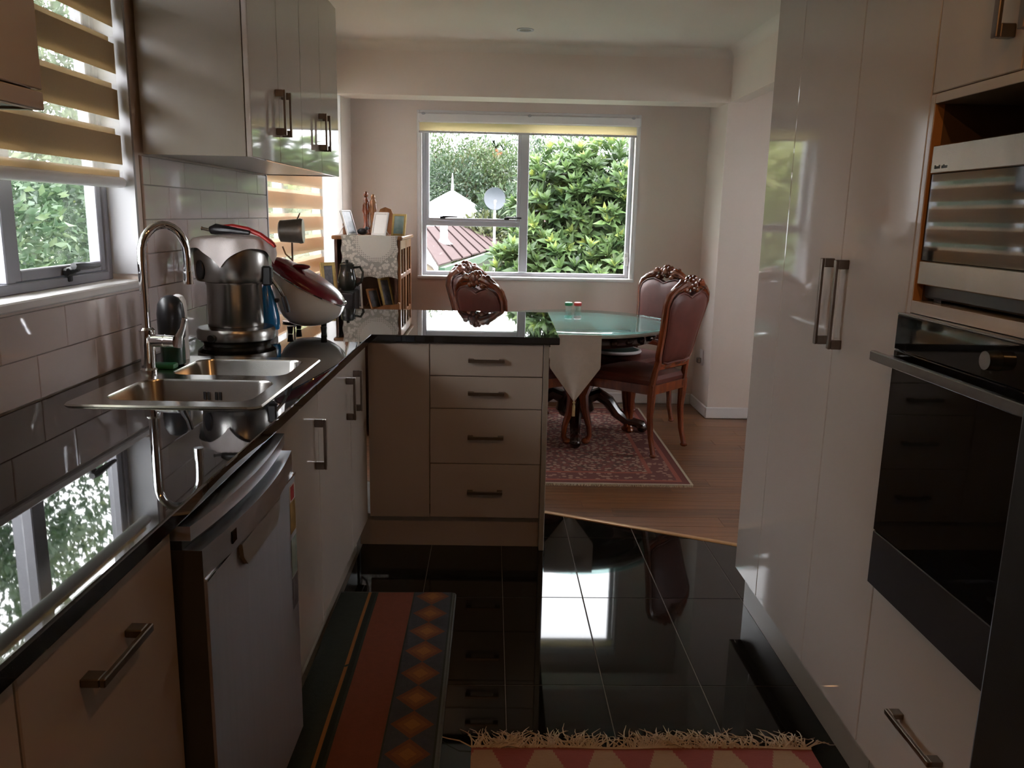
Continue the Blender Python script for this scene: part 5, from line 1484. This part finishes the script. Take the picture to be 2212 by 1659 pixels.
# neighbour's roof
T = Thing('neighbour_house', 'neighbouring house with a brown sheet roof and green gutter below the window', 'house', (-1.2, 18, -2.4))
A = Vector((-.95, 14.8, .50)); B = Vector((.50, 26.5, .50)); hip = Vector((-.62, 3.6, .36)); 
ax_ = (B - A)
NS = 9
nrm = ax_.cross(hip).normalized()
if nrm.z < 0: nrm = -nrm
for i in range(NS):
    a = A + ax_ * (i / NS); b = A + ax_ * ((i + 1) / NS - .004)
    lo0, lo1 = a, b; k = 1.55
    up0, up1 = a + hip * k, b + hip * k
    q = [lo0 + nrm * (.02 if i % 2 else .0) , lo1, up1, up0 + nrm * (.02 if i % 2 else .0)]
    m = MB().loft([[tuple(p + nrm * .0) for p in q], [tuple(p + nrm * .035) for p in q]], True, True)
    T.part('roof_sheet', m, 'roof')
    if i: T.part('batten', MB().tube([tuple(a + nrm * .045), tuple(a + hip * 1.55 + nrm * .045)], .018, 6), 'batten')
dn = Vector((0, 0, -1)); out_ = Vector((ax_.y, -ax_.x, 0)).normalized()
T.part('gutter', MB().loft([[tuple(P0 + out_ * .02 + dn * .02), tuple(P0 + out_ * .12 + dn * .02), tuple(P0 + out_ * .10 + dn * .20), tuple(P0 + out_ * .02 + dn * .22)] for P0 in (A, B)], True, True), 'gutter')
T.part('barge_board', MB().loft([[tuple(A + hip * t + dn * .01 - ax_ * .002), tuple(A + hip * t + dn * .16 - ax_ * .002), tuple(A + hip * t + dn * .16 - ax_ * .006), tuple(A + hip * t + dn * .01 - ax_ * .006)] for t in (0, 1.55)], True, True), 'whiteout')
def under(P0, P1, ins):
    a, b = P0 + ins, P1 + ins
    t = (b - a).normalized() * .0 + Vector((-.1, .1, 0))
    return MB().prism([(a.x, a.y), (b.x, b.y), (b.x + t.x, b.y + t.y), (a.x + t.x, a.y + t.y)], -2.4, .28)
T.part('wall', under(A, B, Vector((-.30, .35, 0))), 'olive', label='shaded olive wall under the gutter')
T.part('wall', under(A, A + hip * 1.55, Vector((.10, .75, 0))), 'weather', label='tan boarded end wall')
vp = A + ax_ * .165 + hip * .62
T.part('vent_pipe', MB().cyl(tuple(vp), tuple(vp + Vector((0, 0, .62))), .085, .085, 14), 'whiteout')
T.part('vent_flashing', MB().lathe([(.20, .03), (.12, .10), (.09, .16)], 14, tuple(vp), cap=False), 'whiteout')
# white canopy with spire
T = Thing('garden_marquee', 'white peaked marquee with a thin spire beyond the roof', 'marquee', (-1.718, 36, -2.0))
cx, cy = -1.718, 36
qs = 36 / 22
def ring(rx, ry, z):
    rx *= qs; ry *= qs; z = 1.42 + (z - 1.42) * qs
    return [(cx - rx, cy - ry, z), (cx + rx, cy - ry, z), (cx + rx, cy + ry, z), (cx - rx, cy + ry, z)]
T.part('canopy', MB().loft([ring(1.15, 1.15, 1.32), ring(.75, .75, 1.60), ring(.35, .35, 1.85), ring(.06, .06, 2.02)], False, True), 'whiteout')
T.part('valance', MB().loft([ring(1.15, 1.15, 1.32), ring(1.15, 1.15, 1.02)]), 'whiteout')
T.part('spire', MB().tube([(cx, cy, 2.38), (cx, cy, 2.75), (cx, cy, 3.15)], [.07, .045, .02], 8), 'whiteout')
for sx in (-1, 1):
    for sy in (-1, 1): T.part('post', MB().cyl((cx + sx * 1.84, cy + sy * 1.84, -2.0), (cx + sx * 1.84, cy + sy * 1.84, 0.80), .05, n=8), 'whiteout')
# white house further left
T = Thing('white_house', 'white house wall beyond the roof at the lower left of the dining window', 'house', (-3.4, 24.5, -2.4))
T.part('wall', MB().box(-3.3, -1.75, 24.2, 26.0, -2.4, .80), 'whiteout')
T.part('roof', MB().prism([(-3.45, .801), (-1.6, .801), (-2.5, 1.10)], 24.0, 26.2, 'xz'), 'whiteout')
T.part('window', MB().box(-2.9, -2.3, 24.17, 24.199, -.6, .3), 'blackgloss')
# satellite dish on a second roof
T = Thing('satellite_dish', 'round grey satellite dish on a short pole', 'dish', (.06, 21, -2.4))
cc = Vector((.063, 21, 1.83)); dv = Vector((.12, -1, .12)).normalized()
def dish_ring(r_, dpt, n=32):
    s1 = dv.cross(Vector((0, 0, 1))).normalized(); s2 = s1.cross(dv)
    return [tuple(cc + s1 * (r_ * cos(2 * pi * i / n)) + s2 * (r_ * 1.04 * sin(2 * pi * i / n)) - dv * dpt) for i in range(n)]
T.part('reflector', MB().loft([dish_ring(r_, .07 * (1 - (r_ / .27) ** 2)) for r_ in (.272, .22, .15, .08, .01)] , False, True).loft([dish_ring(.272, 0), dish_ring(.274, .02)]), 'dish')
T.part('feed_arm', MB().tube([tuple(cc + Vector((0, -.03, -.26))), tuple(cc + Vector((.01, -.28, -.16))), tuple(cc + Vector((.01, -.34, -.08)))], .014, 8).ball(tuple(cc + Vector((.01, -.34, -.07))), .035, 8, 6), 'whiteout')
T.part('pole', MB().tube([(.063, 21.08, -2.4), (.063, 21.08, 1.5), (.063, 21.05, 1.78)], .03, 8), 'whiteout')
T = Thing('far_house', 'low house with a pinkish brown roof under the satellite dish', 'house', (1.5, 34, -1.9))
T.part('roof', MB().loft([[(-.5, 31.5, .80), (4.2, 31.5, .80), (4.2, 37.5, .80), (-.5, 37.5, .80)], [(1.3, 34, 1.72), (2.7, 34, 1.72), (2.7, 34.6, 1.72), (1.3, 34.6, 1.72)]], True, True), 'roof')
T.part('wall', MB().box(-.3, 4.0, 31.9, 37.1, -2.4, .799), 'olive')
T.part('chimney', MB().lathe([(.14, 0), (.14, .75), (.18, .76), (.18, .90), (.07, .95)], 12, (.93, 33, 1.15)), 'whiteout')
# hillside houses
for (x, y, z, w_, lab) in ((-2.9, 48, 3.2, 1.3, 'white hillside house glimpsed at the top left of the dining window'), (-.1, 60, 4.6, 1.6, 'pale house on the hill crest above the mullion')):
    T = Thing('hill_house', lab, 'house', (x, y, gz(x, y)))
    T.part('wall', MB().box(x - w_, x + w_, y, y + 2, gz(x, y) - .2, z + .9), 'whiteout')
    T.part('roof', MB().prism([(x - w_ - .2, z + .901), (x + w_ + .2, z + .901), (x, z + 1.6)], y - .2, y + 2.2, 'xz'), 'roof')
    for k in (-.5, .5): T.part('window', MB().box(x + k * w_ - .25, x + k * w_ + .25, y - .03, y - .001, z, z + .6), 'blackgloss')
